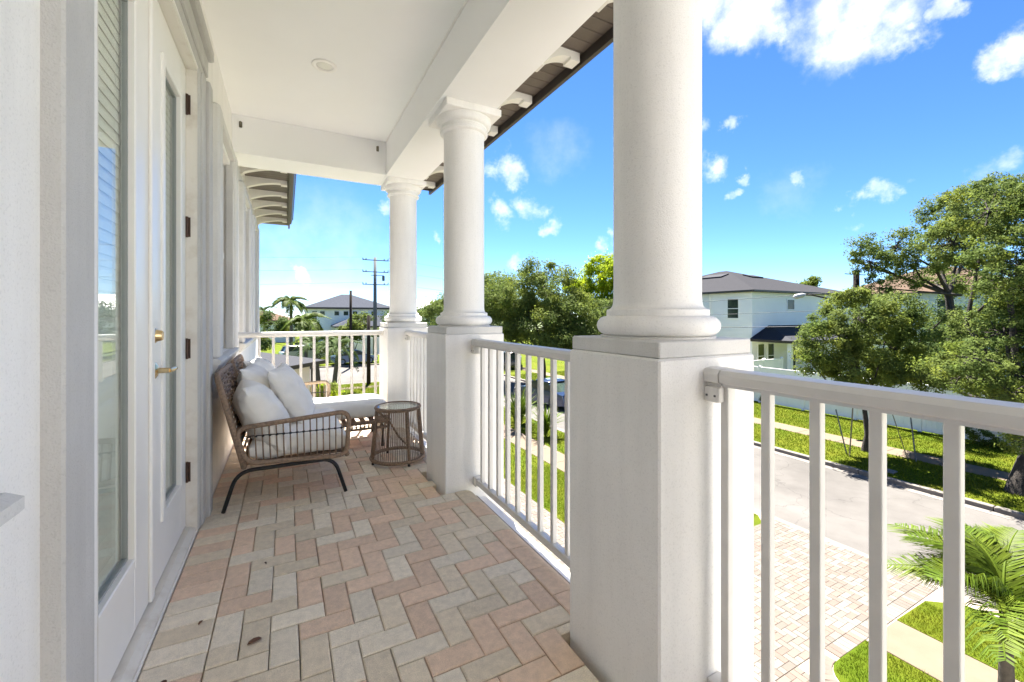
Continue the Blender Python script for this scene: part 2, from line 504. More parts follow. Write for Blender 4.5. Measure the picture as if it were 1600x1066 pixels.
M['shingle_dark'] = mat('charcoal_shingle_roof', (.026, .027, .034), (.018, .019, .024), rough=.85, scale=12, bump=.4, bscale=18, bdist=.03, spec=.2)
M['roof_brown'] = mat('tan_shingle_roof', (.125, .088, .064), (.095, .066, .05), rough=1.0, scale=10, bump=.4, bscale=18, bdist=.03, spec=.03)
M['roof_slate'] = mat('blue_grey_tile_roof', (.060, .064, .078), (.042, .046, .057), rough=1.0, scale=6, bump=.5, bscale=12, bdist=.04, spec=.03)
M['roof_white'] = mat('white_metal_roof', (.5, .5, .5), rough=.4)
M['window_dark'] = mat('dark_window_pane', (.025, .035, .035), (.045, .065, .045), rough=.1, scale=3, spec=.3)
M['vinyl'] = mat('white_vinyl_fence', (.92, .90, .87), (.89, .87, .84), rough=.5, scale=2)
M['wood_pole'] = mat('weathered_pole_wood', (.032, .025, .021), (.02, .016, .014), rough=.95, scale=8, spec=.1)
M['grey_pole'] = mat('grey_concrete_pole', (.12, .125, .135), (.095, .10, .108), rough=.8, scale=3)
M['wire'] = mat('grey_cable', (.10, .10, .105), rough=.7)
M['lamp_metal'] = mat('pale_lamp_metal', (.40, .40, .40), rough=.5)
M['car_blue'] = mat('dark_blue_car_paint', (.012, .03, .085), rough=.22, spec=.6, coat=.6)
M['car_black'] = mat('black_car_paint', (.012, .012, .016), rough=.22, spec=.6, coat=.6)
M['car_lightblue'] = mat('light_blue_car_paint', (.10, .17, .27), rough=.25, spec=.6, coat=.6)
M['car_white'] = mat('white_car_paint', (.40, .40, .40), rough=.25, spec=.6, coat=.6)
M['tyre'] = mat('tyre_rubber', (.02, .02, .02), rough=.85)
M['rim'] = mat('alloy_rim', (.45, .45, .46), rough=.3, metal=.9)
M['lamp_glass'] = mat('lamp_lens', (.75, .74, .70), rough=.25)
M['dead_leaf'] = mat('brown_dead_leaf', (.13, .055, .025), (.09, .035, .018), rough=.7, scale=30)
M['stake'] = mat('tan_stake_wood', (.22, .17, .10), (.17, .13, .08), rough=.8, scale=12)
M['dirt'] = mat('dry_mulch', (.22, .15, .10), (.15, .10, .07), rough=.95, scale=6, bump=.5, bscale=40)
M['hook'] = mat('tarnished_hook', (.16, .14, .10), rough=.5, metal=.6)

rnd = random.Random(5)

# ------------------------------------------------------------------ ground, roads, lawns, pavements
def flat(name, x0, x1, y0, y1, z, mt, thick=.05):
    b = MB().box(x0, x1, y0, y1, z - thick, z)
    return tag(b.build(name, mt), kind='structure')


g = MB(); g.quad((-1500, -1500, -3.96), (1500, -1500, -3.96), (1500, 1500, -3.96), (-1500, 1500, -3.96))
tag(g.build('ground', M['ground']), kind='structure')
flat('road', 10.75, 16.40, -60, 150, RZ, M['road'], .03)
flat('side_road', -70, 10.745, 34.2, 46.0, RZ + .004, M['road'], .03)


def lawn(pts, name='lawn'):
    b = MB().prism(pts, 'z', -3.95, GZ)
    return tag(b.build(name, M['lawn']), kind='structure')


def rect(x0, x1, y0, y1): return [(x0, y0), (x1, y0), (x1, y1), (x0, y1)]


lawn(rect(5.96, 7.88, 6.3, 33.4))
lawn([(8.92, 6.3), (10.2, 6.3), (10.5, 6.6), (10.55, 7.4), (10.55, 33.4), (8.92, 33.4)])
arc = [(7.08 + .42 * math.cos(a) - .0, 2.86 + .42 * math.sin(a)) for a in [math.pi / 2 + k * math.pi / 12 for k in range(7)]]
lawn([(6.66, -8), (7.93, -8), (7.93, 3.28)] + arc)
lawn([(8.92, -8), (10.55, -8), (10.55, 2.2), (10.4, 2.9), (9.95, 3.24), (8.92, 3.26)])
lawn(rect(16.6, 19.35, -20, 120))
lawn(rect(20.45, 75, -20, 120))
lawn(rect(-40, 5.94, 24.0, 33.4))
lawn(rect(-70, 10.5, 46.3, 120))


flat('gutter', 10.75, 11.06, -20, 33.4, RZ + .006, M['kerb'], .02)
flat('gutter', 16.12, 16.40, -20, 120, RZ + .006, M['kerb'], .02)


def kerb(x0, x1, y0, y1, horizontal=False):
    """kerb stones end to end along the road"""
    t = MB()
    if horizontal:
        x = x0
        while x < x1:
            t.bbox(x, min(x + 2.98, x1), y0, y1, -3.95, GZ + .008, .015); x += 3
    else:
        y = y0
        while y < y1:
            t.bbox(x0, x1, y, min(y + 2.98, y1), -3.95, GZ + .008, .015); y += 3
    return tag(t.build('kerb', M['kerb']), kind='structure')


kerb(10.56, 10.745, 6.9, 33.6)
kerb(10.56, 10.745, -20, 2.4)
kerb(16.405, 16.595, -20, 120)
kerb(-60, 10.4, 33.45, 33.64, True)
kerb(-60, 10.4, 46.05, 46.24, True)


def walk(name, x0, x1, y0, y1, step=1.5, along='y'):
    """concrete pavement: one sheet with every slab a piece of its own"""
    base = MB().box(x0, x1, y0, y1, -3.955, GZ - .04)
    o = tag(base.build(name, M['mortar']), kind='structure')
    L = (y1 - y0) if along == 'y' else (x1 - x0)
    n = int(round(L / step)); st = L / n
    if along == 'y': me = MB().bbox(0, x1 - x0, 0, st - .012, -.05, .004, .006).mesh('slab', M['concrete'])
    else: me = MB().bbox(0, st - .012, 0, y1 - y0, -.05, .004, .006).mesh('slab', M['concrete'])
    for i in range(n):
        inst('slab', me, o, (x0, y0 + i * st, GZ) if along == 'y' else (x0 + i * st, y0, GZ))
    return o


walk('pavement', 7.90, 8.90, 6.2, 33.2)
walk('pavement', 7.95, 8.90, -8, 3.27)
walk('pavement', 19.37, 20.43, -6, 45)
walk('pavement', -12, 7.85, 31.0, 31.9, along='x')

# ---- pavers
BR = .0983


def brick_mesh(name, lx, ly, mt, h=.06, c=.005, gap=.0035):
    b = MB()
    x0, x1, y0, y1 = gap / 2, lx - gap / 2, gap / 2, ly - gap / 2
    lo = [(x0, y0, -h), (x1, y0, -h), (x1, y1, -h), (x0, y1, -h)]
    md = [(x0, y0, -c * .7), (x1, y0, -c * .7), (x1, y1, -c * .7), (x0, y1, -c * .7)]
    tp = [(x0 + c, y0 + c, 0), (x1 - c, y0 + c, 0), (x1 - c, y1 - c, 0), (x0 + c, y1 - c, 0)]
    b.v = lo + md + tp
    for i in range(4):
        j = (i + 1) % 4
        b.f += [(i, j, 4 + j, 4 + i), (4 + i, 4 + j, 8 + j, 8 + i)]
    b.f.append((8, 9, 10, 11)); b.m = [0] * 9
    return b.mesh(name, mt)


def herringbone(i0, i1, j0, j1, phase):
    """yields (i, j, w, h) bricks in cells, cut at the edges"""
    for j in range(j0, j1):
        for i in range(i0, i1):
            k = (i + j + phase) % 4
            if k == 0:
                yield (i, j, 2 if i + 1 < i1 else 1, 1)
            elif k == 1 and i == i0:
                yield (i, j, 1, 1)
            elif k == 2:
                yield (i, j, 1, 2 if j + 1 < j1 else 1)
            elif k == 3 and j == j0:
                yield (i, j, 1, 1)


def pick(r, a, b_, c):
    t = r.random()
    return a if t < .40 else (b_ if t < .72 else c)


class BrickBin:
    """bricks of one paved surface: the nearest ones are objects, the rest one joined part"""

    def __init__(self, parent, mats, nmax=300, h=.06):
        self.parent, self.mats, self.items, self.nmax, self.h = parent, mats, [], nmax, h
        self.cache = {}

    def add(self, x, y, z, lx, ly, mi, rz=0.0):
        self.items.append((x, y, z, lx, ly, mi, rz))

    def me(self, lx, ly, mi):
        k = (round(lx, 3), round(ly, 3), mi)
        if k not in self.cache: self.cache[k] = brick_mesh('brick', lx, ly, self.mats[mi], self.h)
        return self.cache[k]

    def done(self, see):
        r = random.Random(3)
        self.items.sort(key=lambda t: see(t[0] + t[3] / 2, t[1] + t[4] / 2))
        for (x, y, z, lx, ly, mi, rz) in self.items[:self.nmax]:
            o = inst('brick', self.me(lx, ly, mi), self.parent, (x, y, z + r.uniform(-.0018, .0012)), rz)
            o.rotation_euler = (r.uniform(-.005, .005), r.uniform(-.005, .005), rz + r.uniform(-.006, .006))
        rest = self.items[self.nmax:]
        if rest:
            b = MB()
            for (x, y, z, lx, ly, mi, rz) in rest:
                me = self.me(lx, ly, mi); base = len(b.v); dz = r.uniform(-.0018, .0012)
                c, s = math.cos(rz), math.sin(rz)
                b.v += [(x + v.co.x * c - v.co.y * s, y + v.co.x * s + v.co.y * c, z + v.co.z + dz) for v in me.vertices]
                for p in me.polygons: b.f.append(tuple(base + i for i in p.vertices)); b.m.append(mi)
            tag(b.build('brick_field', self.mats, self.parent), kind='stuff')


# driveway of pale pavers
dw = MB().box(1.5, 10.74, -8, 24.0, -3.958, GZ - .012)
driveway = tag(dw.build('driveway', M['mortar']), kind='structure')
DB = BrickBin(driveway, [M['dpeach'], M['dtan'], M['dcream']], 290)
r_ = random.Random(8)
DC = .105


def in_drive(x, y):
    if x < 1.5: return False
    if 3.50 <= y <= 6.28 and 5.95 < x <= 10.72: return True
    if y < 3.52 and x < 6.45: return y > -4
    if x <= 5.94 and y <= 22: return True
    if 6.28 < y < 6.9 and 10.2 < x < 10.7: return True
    if 2.2 < y < 3.5 and 10.1 < x < 10.72 and (x - 9.9) > (3.5 - y) * .5: return True
    if 6.44 < x < 6.95 and 3.0 < y < 3.52: return (x - 6.45) + (3.0 - y) < .05
    return False


def field(x0, y0, nx, ny, phase, ok=None):
    for (i, j, w_, h_) in herringbone(0, nx, 0, ny, phase):
        x, y = x0 + i * DC, y0 + j * DC
        if ok is None or ok(x + w_ * DC / 2, y + h_ * DC / 2):
            DB.add(x, y, GZ, w_ * DC, h_ * DC, pick(r_, 2, 1, 0))


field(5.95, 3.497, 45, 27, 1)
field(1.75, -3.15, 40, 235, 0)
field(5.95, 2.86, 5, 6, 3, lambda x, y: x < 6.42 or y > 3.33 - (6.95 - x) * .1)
# border course along the right edge, turning round the lawn corner
path = [(10.55 - k * .105, 3.285) for k in range(33)]
for (x, y) in path:
    DB.add(x, y, GZ, .105, .21, pick(r_, 2, 1, 0))
for k in range(8):
    a = math.pi / 2 + (k + .5) * math.pi / 16
    cx, cy = 7.06 + .43 * math.cos(a), 2.85 + .43 * math.sin(a)
    ux, uy = math.cos(a - math.pi / 2), math.sin(a - math.pi / 2)
    DB.add(cx - ux * .05, cy - uy * .05, GZ + .002, .105, .21, pick(r_, 2, 1, 0), a - math.pi / 2)
for k in range(60):
    DB.add(6.42, 2.80 - k * .105, GZ + .001, .21, .105, pick(r_, 2, 1, 0))


def drive_view(x, y):
    d = math.hypot(x, y)
    az = math.degrees(math.atan2(x, y))
    pen = 0 if (57 < az < 74 and x > 5) else (25 if 25 < az < 36 else 60)
    return d + pen


DB.done(drive_view)

# ------------------------------------------------------------------ grass blades (uncountable)
def grass(name, label, rects, dens, hgt, wid, seed):
    rg = np.random.default_rng(seed)
    P = []
    for (x0, x1, y0, y1) in rects:
        n = int((x1 - x0) * (y1 - y0) * dens)
        P.append(np.c_[rg.uniform(x0, x1, n), rg.uniform(y0, y1, n)])
    P = np.concatenate(P)
    n = len(P)
    a = rg.uniform(0, 2 * np.pi, n); h = hgt * rg.uniform(.5, 1.3, n); w = wid * rg.uniform(.6, 1.3, n)
    la = rg.uniform(0, 2 * np.pi, n); ll = h * rg.uniform(.1, .8, n)
    z = np.full(n, GZ - .005)
    V = np.empty((n, 3, 3))
    V[:, 0] = np.c_[P[:, 0] - np.cos(a) * w, P[:, 1] - np.sin(a) * w, z]
    V[:, 1] = np.c_[P[:, 0] + np.cos(a) * w, P[:, 1] + np.sin(a) * w, z]
    V[:, 2] = np.c_[P[:, 0] + np.cos(la) * ll, P[:, 1] + np.sin(la) * ll, z + h]
    me = np_mesh(name, V.reshape(-1, 3), np.arange(3 * n).reshape(-1, 3), M['blade'])
    o = bpy.data.objects.new(name, me); COL.objects.link(o)
    return tag(o, label, 'grass', kind='stuff')


grass('grass', 'short bright lawn grass beside the paver driveway and near pavement',
      [(6.70, 7.92, -1, 2.8), (7.1, 7.92, 2.8, 3.25), (6.70, 7.1, 2.8, 3.02), (6.85, 7.1, 3.02, 3.2), (8.93, 10.54, -1.5, 2.3), (8.93, 9.9, 2.3, 3.22), (5.98, 7.86, 6.32, 12), (8.94, 10.5, 6.6, 12)], 3000, .05, .0045, 1)
grass('grass', 'lawn grass along the far side of the street and further off',
      [(5.98, 7.86, 12, 33), (8.94, 10.5, 12, 33), (16.62, 19.33, -1, 32), (20.47, 24.2, 2, 32), (-8, 5.9, 25, 33.2)], 420, .07, .012, 2)

# ------------------------------------------------------------------ the house that carries the balcony
house = thing('house', 'white stucco house side with french doors, balcony ceiling, beams and bracketed eaves', 'house', (-.45, 2.0, GZ))
WX = -.445
X_IN = -.64

def wall_with_openings(b, y0, y1, z0, z1, ops):
    """ops: list of (ya, yb, za, zb), sorted by ya, not overlapping"""
    y = y0
    for (ya, yb, za, zb) in ops:
        b.box(X_IN, WX, y, ya, z0, z1)
        if za > z0: b.box(X_IN, WX, ya, yb, z0, za)
        if zb < z1: b.box(X_IN, WX, ya, yb, zb, z1)
        y = yb
    b.box(X_IN, WX, y, y1, z0, z1)


WIN = [(-.35, .81, .93, 2.56), (3.66, 4.56, .93, 2.56), (5.55, 6.45, .93, 2.56), (7.25, 8.15, .93, 2.56)]
w = MB()
wall_with_openings(w, -3.2, 8.9, -.28, 3.6, [WIN[0], (1.52, 3.0, 0.0, 2.63), WIN[1], WIN[2], WIN[3]])
w.box(X_IN, WX, -3.2, 8.9, GZ - .1, -.281)
w.box(-6.0, X_IN, 8.65, 8.9, GZ - .1, 3.6)
w.build('wall', M['stucco'], house)
rm = MB()   # room behind the doors
rm.box(-4.2, -4.0, -2.2, 8.6, -.1, 3.2); rm.box(-4.0, X_IN - .002, -2.2, 8.6, -.12, -.02); rm.box(-4.0, X_IN - .002, -2.2, 8.6, 3.0, 3.2)
rm.box(-4.0, X_IN - .002, -2.3, -2.2, -.02, 3.0); rm.box(-4.0, X_IN - .002, 8.5, 8.6, -.02, 3.0); rm.box(-4.0, X_IN - .002, 3.25, 3.35, -.02, 3.0)
rm.build('room_wall', M['room'], house)

BX0, BX1, BZ0, CZ = .9505, 1.365, 2.739, 3.091
c = MB().box(WX + .001, BX0 - .001, -3.2, 4.70, CZ, CZ + .1)
c.build('ceiling', M['ceiling'], house)
b = MB().box(BX0, BX1, -3.2, 5.12, BZ0, 3.45)
b.build('beam', M['ceiling'], house)
b = MB().box(WX + .001, BX0 - .001, 4.701, 5.12, BZ0, 3.45)
b.build('beam', M['ceiling'], house)
# unseen wing added behind the viewpoint: its white wall bounces sunlight into the balcony
wg_ = MB()
wg_.box(-6.0, 6.45, -11.0, -3.205, GZ - .1, 4.0)
wg_.build('added_bounce_wing', M['stucco'], house)
wr_ = MB(); wr_.v += [(-6.5, -11.5, 4.02), (6.8, -11.5, 4.02), (6.8, -2.95, 4.02), (-6.5, -2.95, 4.02), (-.3, -6.6, 6.0)]
wr_.f += [(0, 1, 4), (1, 2, 4), (2, 3, 4), (3, 0, 4), (3, 2, 1, 0)]; wr_.m += [0] * 5
wr_.build('wing_roof', M['tile'], house)  # roof of the added, unseen bounce wing
# thin reveal line between ceiling and beam
b = MB().box(BX0 - .012, BX0 - .001, -2.2, 4.70, CZ - .008, CZ - .0005); b.build('ceiling_bead', M['stucco'], house)

# door surround (stucco casing), stepped moulding
def casing_side(y_in, s):
    """s=-1: casing stands on smaller Y side of the opening edge y_in"""
    b = MB()
    def bx(a0, a1, x1):
        lo, hi = sorted((y_in + s * a0, y_in + s * a1))
        b.bbox(WX - .05, x1, lo, hi, 0.0, 2.64, .006)
    bx(0.0, .045, -.446 + .008); bx(.0451, .15, -.428); bx(.1501, .262, -.408)
    return b


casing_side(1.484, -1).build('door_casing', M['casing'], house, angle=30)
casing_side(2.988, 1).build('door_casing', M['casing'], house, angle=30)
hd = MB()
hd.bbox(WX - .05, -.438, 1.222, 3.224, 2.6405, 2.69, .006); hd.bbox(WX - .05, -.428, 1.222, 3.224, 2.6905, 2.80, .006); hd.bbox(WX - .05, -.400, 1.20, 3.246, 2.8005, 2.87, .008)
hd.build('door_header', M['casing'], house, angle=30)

# ---- french doors
DXo, DXi = -.500, -.545     # outer and inner face of the leaves
jb = MB()
jb.box(-.60, -.447, 1.4845, 1.535, 0, 2.6395); jb.box(-.60, -.4475, 2.981, 3.04, 0, 2.6395); jb.box(-.60, -.4475, 1.5352, 2.9805, 2.612, 2.6395)
jb.build('door_jamb', M['door_worn'], house)
th = MB()
th.prism([(-.60, 0.0), (-.452, 0.0), (-.452, .014), (-.478, .030), (-.60, .034)], 'y', 1.536, 2.9795)
th.build('threshold', M['door_worn'], house)


def door_leaf(y0, y1, gy0, gy1, handle):
    d = MB()
    z0, z1, gz0, gz1 = .040, 2.609, .30, 2.40
    d.bbox(DXi, DXo, y0, gy0, z0, z1, .003); d.bbox(DXi, DXo, gy1, y1, z0, z1, .003)
    d.box(DXi, DXo - .0015, gy0 - .002, gy1 + .002, z0 + .001, gz0); d.box(DXi, DXo - .0015, gy0 - .002, gy1 + .002, gz1, z1 - .001)
    leaf = d.build('door', M['door_paint'], house)
    # glazing bead: raised frame round the pane
    e = MB(); t = .028
    for (a0, a1, c0, c1) in ((gy0 - .012, gy0 + t, gz0 - .012, gz1 + .012), (gy1 - t, gy1 + .012, gz0 - .012, gz1 + .012)):
        e.bbox(DXo - .02, DXo + .010, a0, a1, c0, c1, .004)
    e.bbox(DXo - .02, DXo + .0095, gy0 + t + .0005, gy1 - t - .0005, gz0 - .012, gz0 + t, .004)
    e.bbox(DXo - .02, DXo + .0095, gy0 + t + .0005, gy1 - t - .0005, gz1 - t, gz1 + .012, .004)
    e.build('glazing_bead', M['door_paint'], leaf)
    g_ = MB()
    g_.box(DXo - .030, DXo - .012, gy0 + t - .006, gy0 + t + .010, gz0 + t, gz1 - t); g_.box(DXo - .030, DXo - .012, gy1 - t - .010, gy1 - t + .006, gz0 + t, gz1 - t)
    g_.box(DXo - .030, DXo - .012, gy0 + t + .0105, gy1 - t - .0105, gz0 + t - .006, gz0 + t + .010); g_.box(DXo - .030, DXo - .012, gy0 + t + .0105, gy1 - t - .0105, gz1 - t - .01, gz1 - t + .006)
    g_.build('gasket', M['gasket'], leaf)
    p = MB().box(DXo - .024, DXo - .019, gy0 + .01, gy1 - .01, gz0 + .01, gz1 - .01)
    p.build('pane', M['glass'], leaf)
    return leaf


leafA = door_leaf(1.540, 2.248, 1.60, 2.065, False)
leafB = door_leaf(2.256, 2.977, 2.452, 2.840, True)
a = MB(); a.bbox(DXo + .0005, DXo + .014, 2.238, 2.282, .042, 2.606, .004); a.build('astragal', M['door_paint'], leafB)
for z in (2.41, 1.72, 1.035, .34):
    hg = MB(); hg.box(DXo + .002, DXo + .022, 2.9775, 2.9808, z - .055, z + .055)
    hg.tube([(DXo + .006, 2.9765, z - .058), (DXo + .006, 2.9765, z + .058)], .0065, 8); hg.build('hinge', M['hinge'], leafB)
lk = MB()
def xlathe(b, prof, y, z, n=20):
    base = len(b.v)
    for (r, x) in prof:
        for k in range(n):
            t = 2 * math.pi * k / n; b.v.append((x, y + r * math.cos(t), z + r * math.sin(t)))
    for i in range(len(prof) - 1):
        for k in range(n):
            k2 = (k + 1) % n; b.f.append((base + i * n + k, base + i * n + k2, base + (i + 1) * n + k2, base + (i + 1) * n + k)); b.m.append(0)
    b.f.append(tuple(base + (len(prof) - 1) * n + k for k in range(n))); b.m.append(0)
xlathe(lk, [(.032, DXo), (.032, DXo + .006), (.026, DXo + .010), (.021, DXo + .028), (.019, DXo + .031)], 2.325, 1.135); lk.build('deadbolt', M['brass'], leafB, angle=40)
hn = MB()
xlathe(hn, [(.034, DXo), (.034, DXo + .006), (.024, DXo + .012), (.012, DXo + .016), (.011, DXo + .05), (.012, DXo + .055)], 2.325, .985)
hn.tube([(DXo + .050, 2.322, .985), (DXo + .056, 2.34, .985), (DXo + .058, 2.38, .985), (DXo + .057, 2.42, .983), (DXo + .050, 2.435, .982)], [.011, .011, .010, .009, .0085], 12)
hn.build('handle', M['brass'], leafB, angle=40)

# blinds behind the panes: every slat its own piece
for (nm, y0, y1, zt) in (('window_blind', 1.59, 2.08, 2.42), ('window_blind', 2.435, 2.855, 2.42)):
    bl = thing(nm, 'cream slatted blind behind the %s french door pane' % ('nearer' if y0 < 2 else 'farther'), 'blind', (-.541, y0, .25), group='blinds in the french doors')
    hr = MB().bbox(-.565, -.530, y0, y1, zt - .03, zt + .01, .003); hr.build('head_rail', M['blind'], bl)
    sm = MB().prism([(-.004, .0225), (.002, .001), (.004, -.0225), (.006, -.0225), (.004, .002), (-.002, .0235)], 'y', 0, y1 - y0).mesh('slat', M['blind'])
    z = zt - .07
    while z > .27:
        inst('slat', sm, bl, (-.541, y0, z)); z -= .041
    cd = MB()
    for yy in (y0 + .07, y1 - .07): cd.tube([(-.541, yy, .26), (-.541, yy, zt - .03)], .0012, 5)
    cd.build('lift_cord', M['blind'], bl)

# ---- windows in the wall
def window(y0, y1, z0, z1):
    f = MB(); X0, X1 = -.56, -.492
    t = .045
    f.bbox(X0, X1, y0, y0 + t, z0, z1, .004); f.bbox(X0, X1, y1 - t, y1, z0, z1, .004)
    f.bbox(X0, X1 - .001, y0 + t, y1 - t, z0, z0 + t, .004); f.bbox(X0, X1 - .001, y0 + t, y1 - t, z1 - t, z1, .004)
    win = f.build('window', M['door_paint'], house)
    zm = z0 + .50 * (z1 - z0)
    m_ = MB().bbox(-.548, -.484, y0 + t + .0005, y1 - t - .0005, zm - .03, zm + .03, .005); m_.build('meeting_rail', M['door_paint'], win)
    p = MB().box(-.535, -.529, y0 + t - .01, y1 - t + .01, zm + .02, z1 - t + .01); p.build('pane', M['glass'], win)
    s = MB().box(-.510, -.507, y0 + t - .01, y1 - t + .01, z0 + t - .01, zm - .02); s.build('insect_screen', M['screen'], win)
    # stucco surround and sill
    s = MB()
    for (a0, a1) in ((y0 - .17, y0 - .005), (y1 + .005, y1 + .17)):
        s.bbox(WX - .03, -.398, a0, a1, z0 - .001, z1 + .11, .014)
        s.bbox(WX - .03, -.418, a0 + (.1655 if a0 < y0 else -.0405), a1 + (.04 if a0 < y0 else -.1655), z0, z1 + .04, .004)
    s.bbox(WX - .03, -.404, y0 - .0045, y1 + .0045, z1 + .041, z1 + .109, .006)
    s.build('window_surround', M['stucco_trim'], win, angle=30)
    sl = MB()
    sl.prism([(-.50, z0 - .040), (-.395, z0 - .040), (-.388, z0 - .033), (-.388, z0 - .012), (-.41, z0 - .002), (-.50, z0 - .0015)], 'y', y0 - .20, y1 + .205)
    sl.prism([(WX - .02, z0 - .10), (-.428, z0 - .10), (-.405, z0 - .0405), (WX - .02, z0 - .0405)], 'y', y0 - .18, y1 + .185)
    sl.build('window_sill', M['stucco_trim'], win)


for q in WIN: window(*q)

# ---- eaves: brackets, brown soffit boards, fascia, tile edge
def eave(x0, xf, y0, y1, zs, br_y0, br_n, name):
    root = MB().box(xf, xf + .028, y0, y1, zs - .062, zs + .10).build('eave', M['fascia'], house)
    gt = MB().prism([(xf + .0285, zs + .02), (xf + .055, zs + .03), (xf + .075, zs + .10), (xf + .0285, zs + .11)], 'y', y0, y1)
    gt.build('drip_edge', M['fascia'], root)
    step = .098
    me = MB().bbox(x0, xf - .001, .003, step - .003, 0, .016, .002).mesh('soffit_board', M['soffit'])
    y = y0
    while y < y1 - .03:
        inst('soffit_board', me, root, (0, y, zs)); y += step
    bk = MB().box(x0, xf, y0, y1, zs + .0165, zs + .05); bk.build('soffit_backing', M['fascia'], root)
    # bracket profile in x, z
    w_ = xf - x0 - .02
    pr = [(0, -.155), (.035, -.155), (.035, -.132), (.055, -.132)]
    for k in range(1, 11):
        a_ = k / 10 * math.pi / 2
        pr.append((.055 + (w_ - .135) * math.sin(a_) * 1.0, -.132 + .072 * (1 - math.cos(a_))))
    pr = [(0, -.150), (.022, -.150), (.022, -.132)]
    L_ = w_ - .022 - .07
    for k in range(0, 13):
        t = k / 12
        pr.append((.022 + L_ * t, -.132 + .090 * math.sin(math.pi / 2 * t) ** .85))
    pr += [(w_ - .07, -.058), (w_, -.058), (w_, -.0005), (0, -.0005)]
    bm = MB().prism([(x0 + p, q) for p, q in pr], 'y', 0, .085).mesh('bracket', M['bracket'])
    for k in range(br_n):
        inst('bracket', bm, root, (0, br_y0 + k * .595, zs))
    # barrel tile edge above the fascia
    tm = MB()
    n = 7
    arc_ = [(.05 * math.cos(math.pi * k / n), .045 * math.sin(math.pi * k / n)) for k in range(n + 1)]
    arc2 = [(.036 * math.cos(math.pi * k / n), .033 * math.sin(math.pi * k / n)) for k in range(n, -1, -1)]
    tm.prism([(p, q) for p, q in arc_ + arc2], 'x', x0, xf + .085)
    tme = tm.mesh('roof_tile', M['tile'])
    y = y0 + .06
    while y < y1:
        inst('roof_tile', tme, root, (0, y, zs + .115)); y += .17
    rf = MB().box(x0 - .4, xf + .06, y0, y1, zs + .1005, zs + .135); rf.build('roof_deck', M['tile'], root)
    return root


eave(BX1, 1.672, -3.2, 5.53, 2.893, 2.20 - 8 * .595, 14, 'side')
eave(WX, .030, 5.13, 9.12, 2.93, 5.52, 6, 'wall')

ee = MB().box(.10, 1.672, 5.50, 5.53, 2.878, 2.99); ee.box(.10, 1.36, 5.121, 5.4995, 2.895, 2.93)
ee.build('end_eave', M['fascia'], house)
# ---- recessed lamp (unlit) and hooks
rl = thing('recessed_light', 'white round recessed lamp in the balcony ceiling', 'ceiling light', (.253, 3.476, CZ))
t = MB().lathe([(.058, -.001), (.088, -.001), (.090, -.004), (.086, -.008), (.064, -.010), (.058, -.004)], (.253, 3.476, CZ), 40, caps=False); t.build('trim_ring', M['door_paint'], rl, smooth=True)
t = MB().lathe([(.0, -.0035), (.03, -.005), (.05, -.004), (.0575, -.0005)], (.253, 3.476, CZ), 32, caps=False); t.build('lens', M['lamp_glass'], rl, smooth=True)
for (x, lab) in ((-.376, 'small tarnished hook on the end beam beside the house wall'), (.862, 'small tarnished hook on the end beam beside the columns')):
    h_ = thing('hook', lab, 'hook', (x, 4.70, 3.0))
    p = MB().bbox(x - .013, x + .013, 4.690, 4.7005, 2.975, 3.03, .004); p.build('plate', M['hook'], h_)
    p = MB().tube([(x, 4.692, 2.995), (x, 4.668, 2.985), (x, 4.660, 3.0), (x, 4.664, 3.02)], .005, 8); p.build('prong', M['hook'], h_)

# ------------------------------------------------------------------ balcony floor
slab = MB()
slab.box(WX + .002, 1.20, -3.2, 5.10, -.27, -.058); slab.box(.93, 1.42, -3.2, 5.16, -.42, -.2705)
balcony = tag(slab.build('balcony_floor', M['mortar']), kind='structure')
ed = MB().box(1.2005, 1.265, -3.2, 5.16, -.27, -.075); ed.box(WX + .002, 1.2, 5.1005, 5.16, -.27, -.01)
ed.build('slab_edge', M['stucco'], balcony)
PB = BrickBin(balcony, [M['peach'], M['tan'], M['cream']], 290)
OX, OY = -.2515, 1.893
rb_ = random.Random(21)
SX0 = WX + .004 if False else -.452 + .004
for n in range(-22, 33):   # soldier course along the wall; behind the threshold line it starts at the wall
    y = OY + n * BR
    PB.add(-.4415 if not (1.45 < y + .05 < 2.98) else -.4415, y, 0, .189, BR, (1 if rb_.random() < .35 else (2 if rb_.random() < .4 else 0)))
ncx = 13
j0, j1 = -22, 33
PIERS_Y = [-.998, .9012, 2.801, 4.701]
PW = .451
PX0 = .9645
def in_pier(x, y):
    return x > PX0 - .012 and any(py - .004 < y < py + PW + .004 for py in PIERS_Y)
for (i, j, w_, h_) in herringbone(0, ncx, j0, j1, 2):
    x, y = OX + i * BR, OY + j * BR
    lx, ly = w_ * BR, h_ * BR
    # cut the bricks that meet a pier
    cutx = False
    for py in PIERS_Y:
        if x + lx > PX0 - .004 and y < py + PW + .004 and y + ly > py - .004:
            if x < PX0 - .045: lx = PX0 - .006 - x; cutx = True
            elif y < py - .035: ly = py - .004 - y
            elif y + ly > py + PW + .035:
                ly = y + ly - (py + PW + .004); y = py + PW + .004
            else: lx = 0
    if lx < .02 or ly < .02: continue
    if y + ly > 5.09: ly = 5.09 - y
    if ly < .02: continue
    PB.add(x, y, 0, lx, ly, pick(rb_, 0, 1, 2))
PB.done(lambda x, y: abs(y) if y > 0.9 else 5.0 + abs(y))
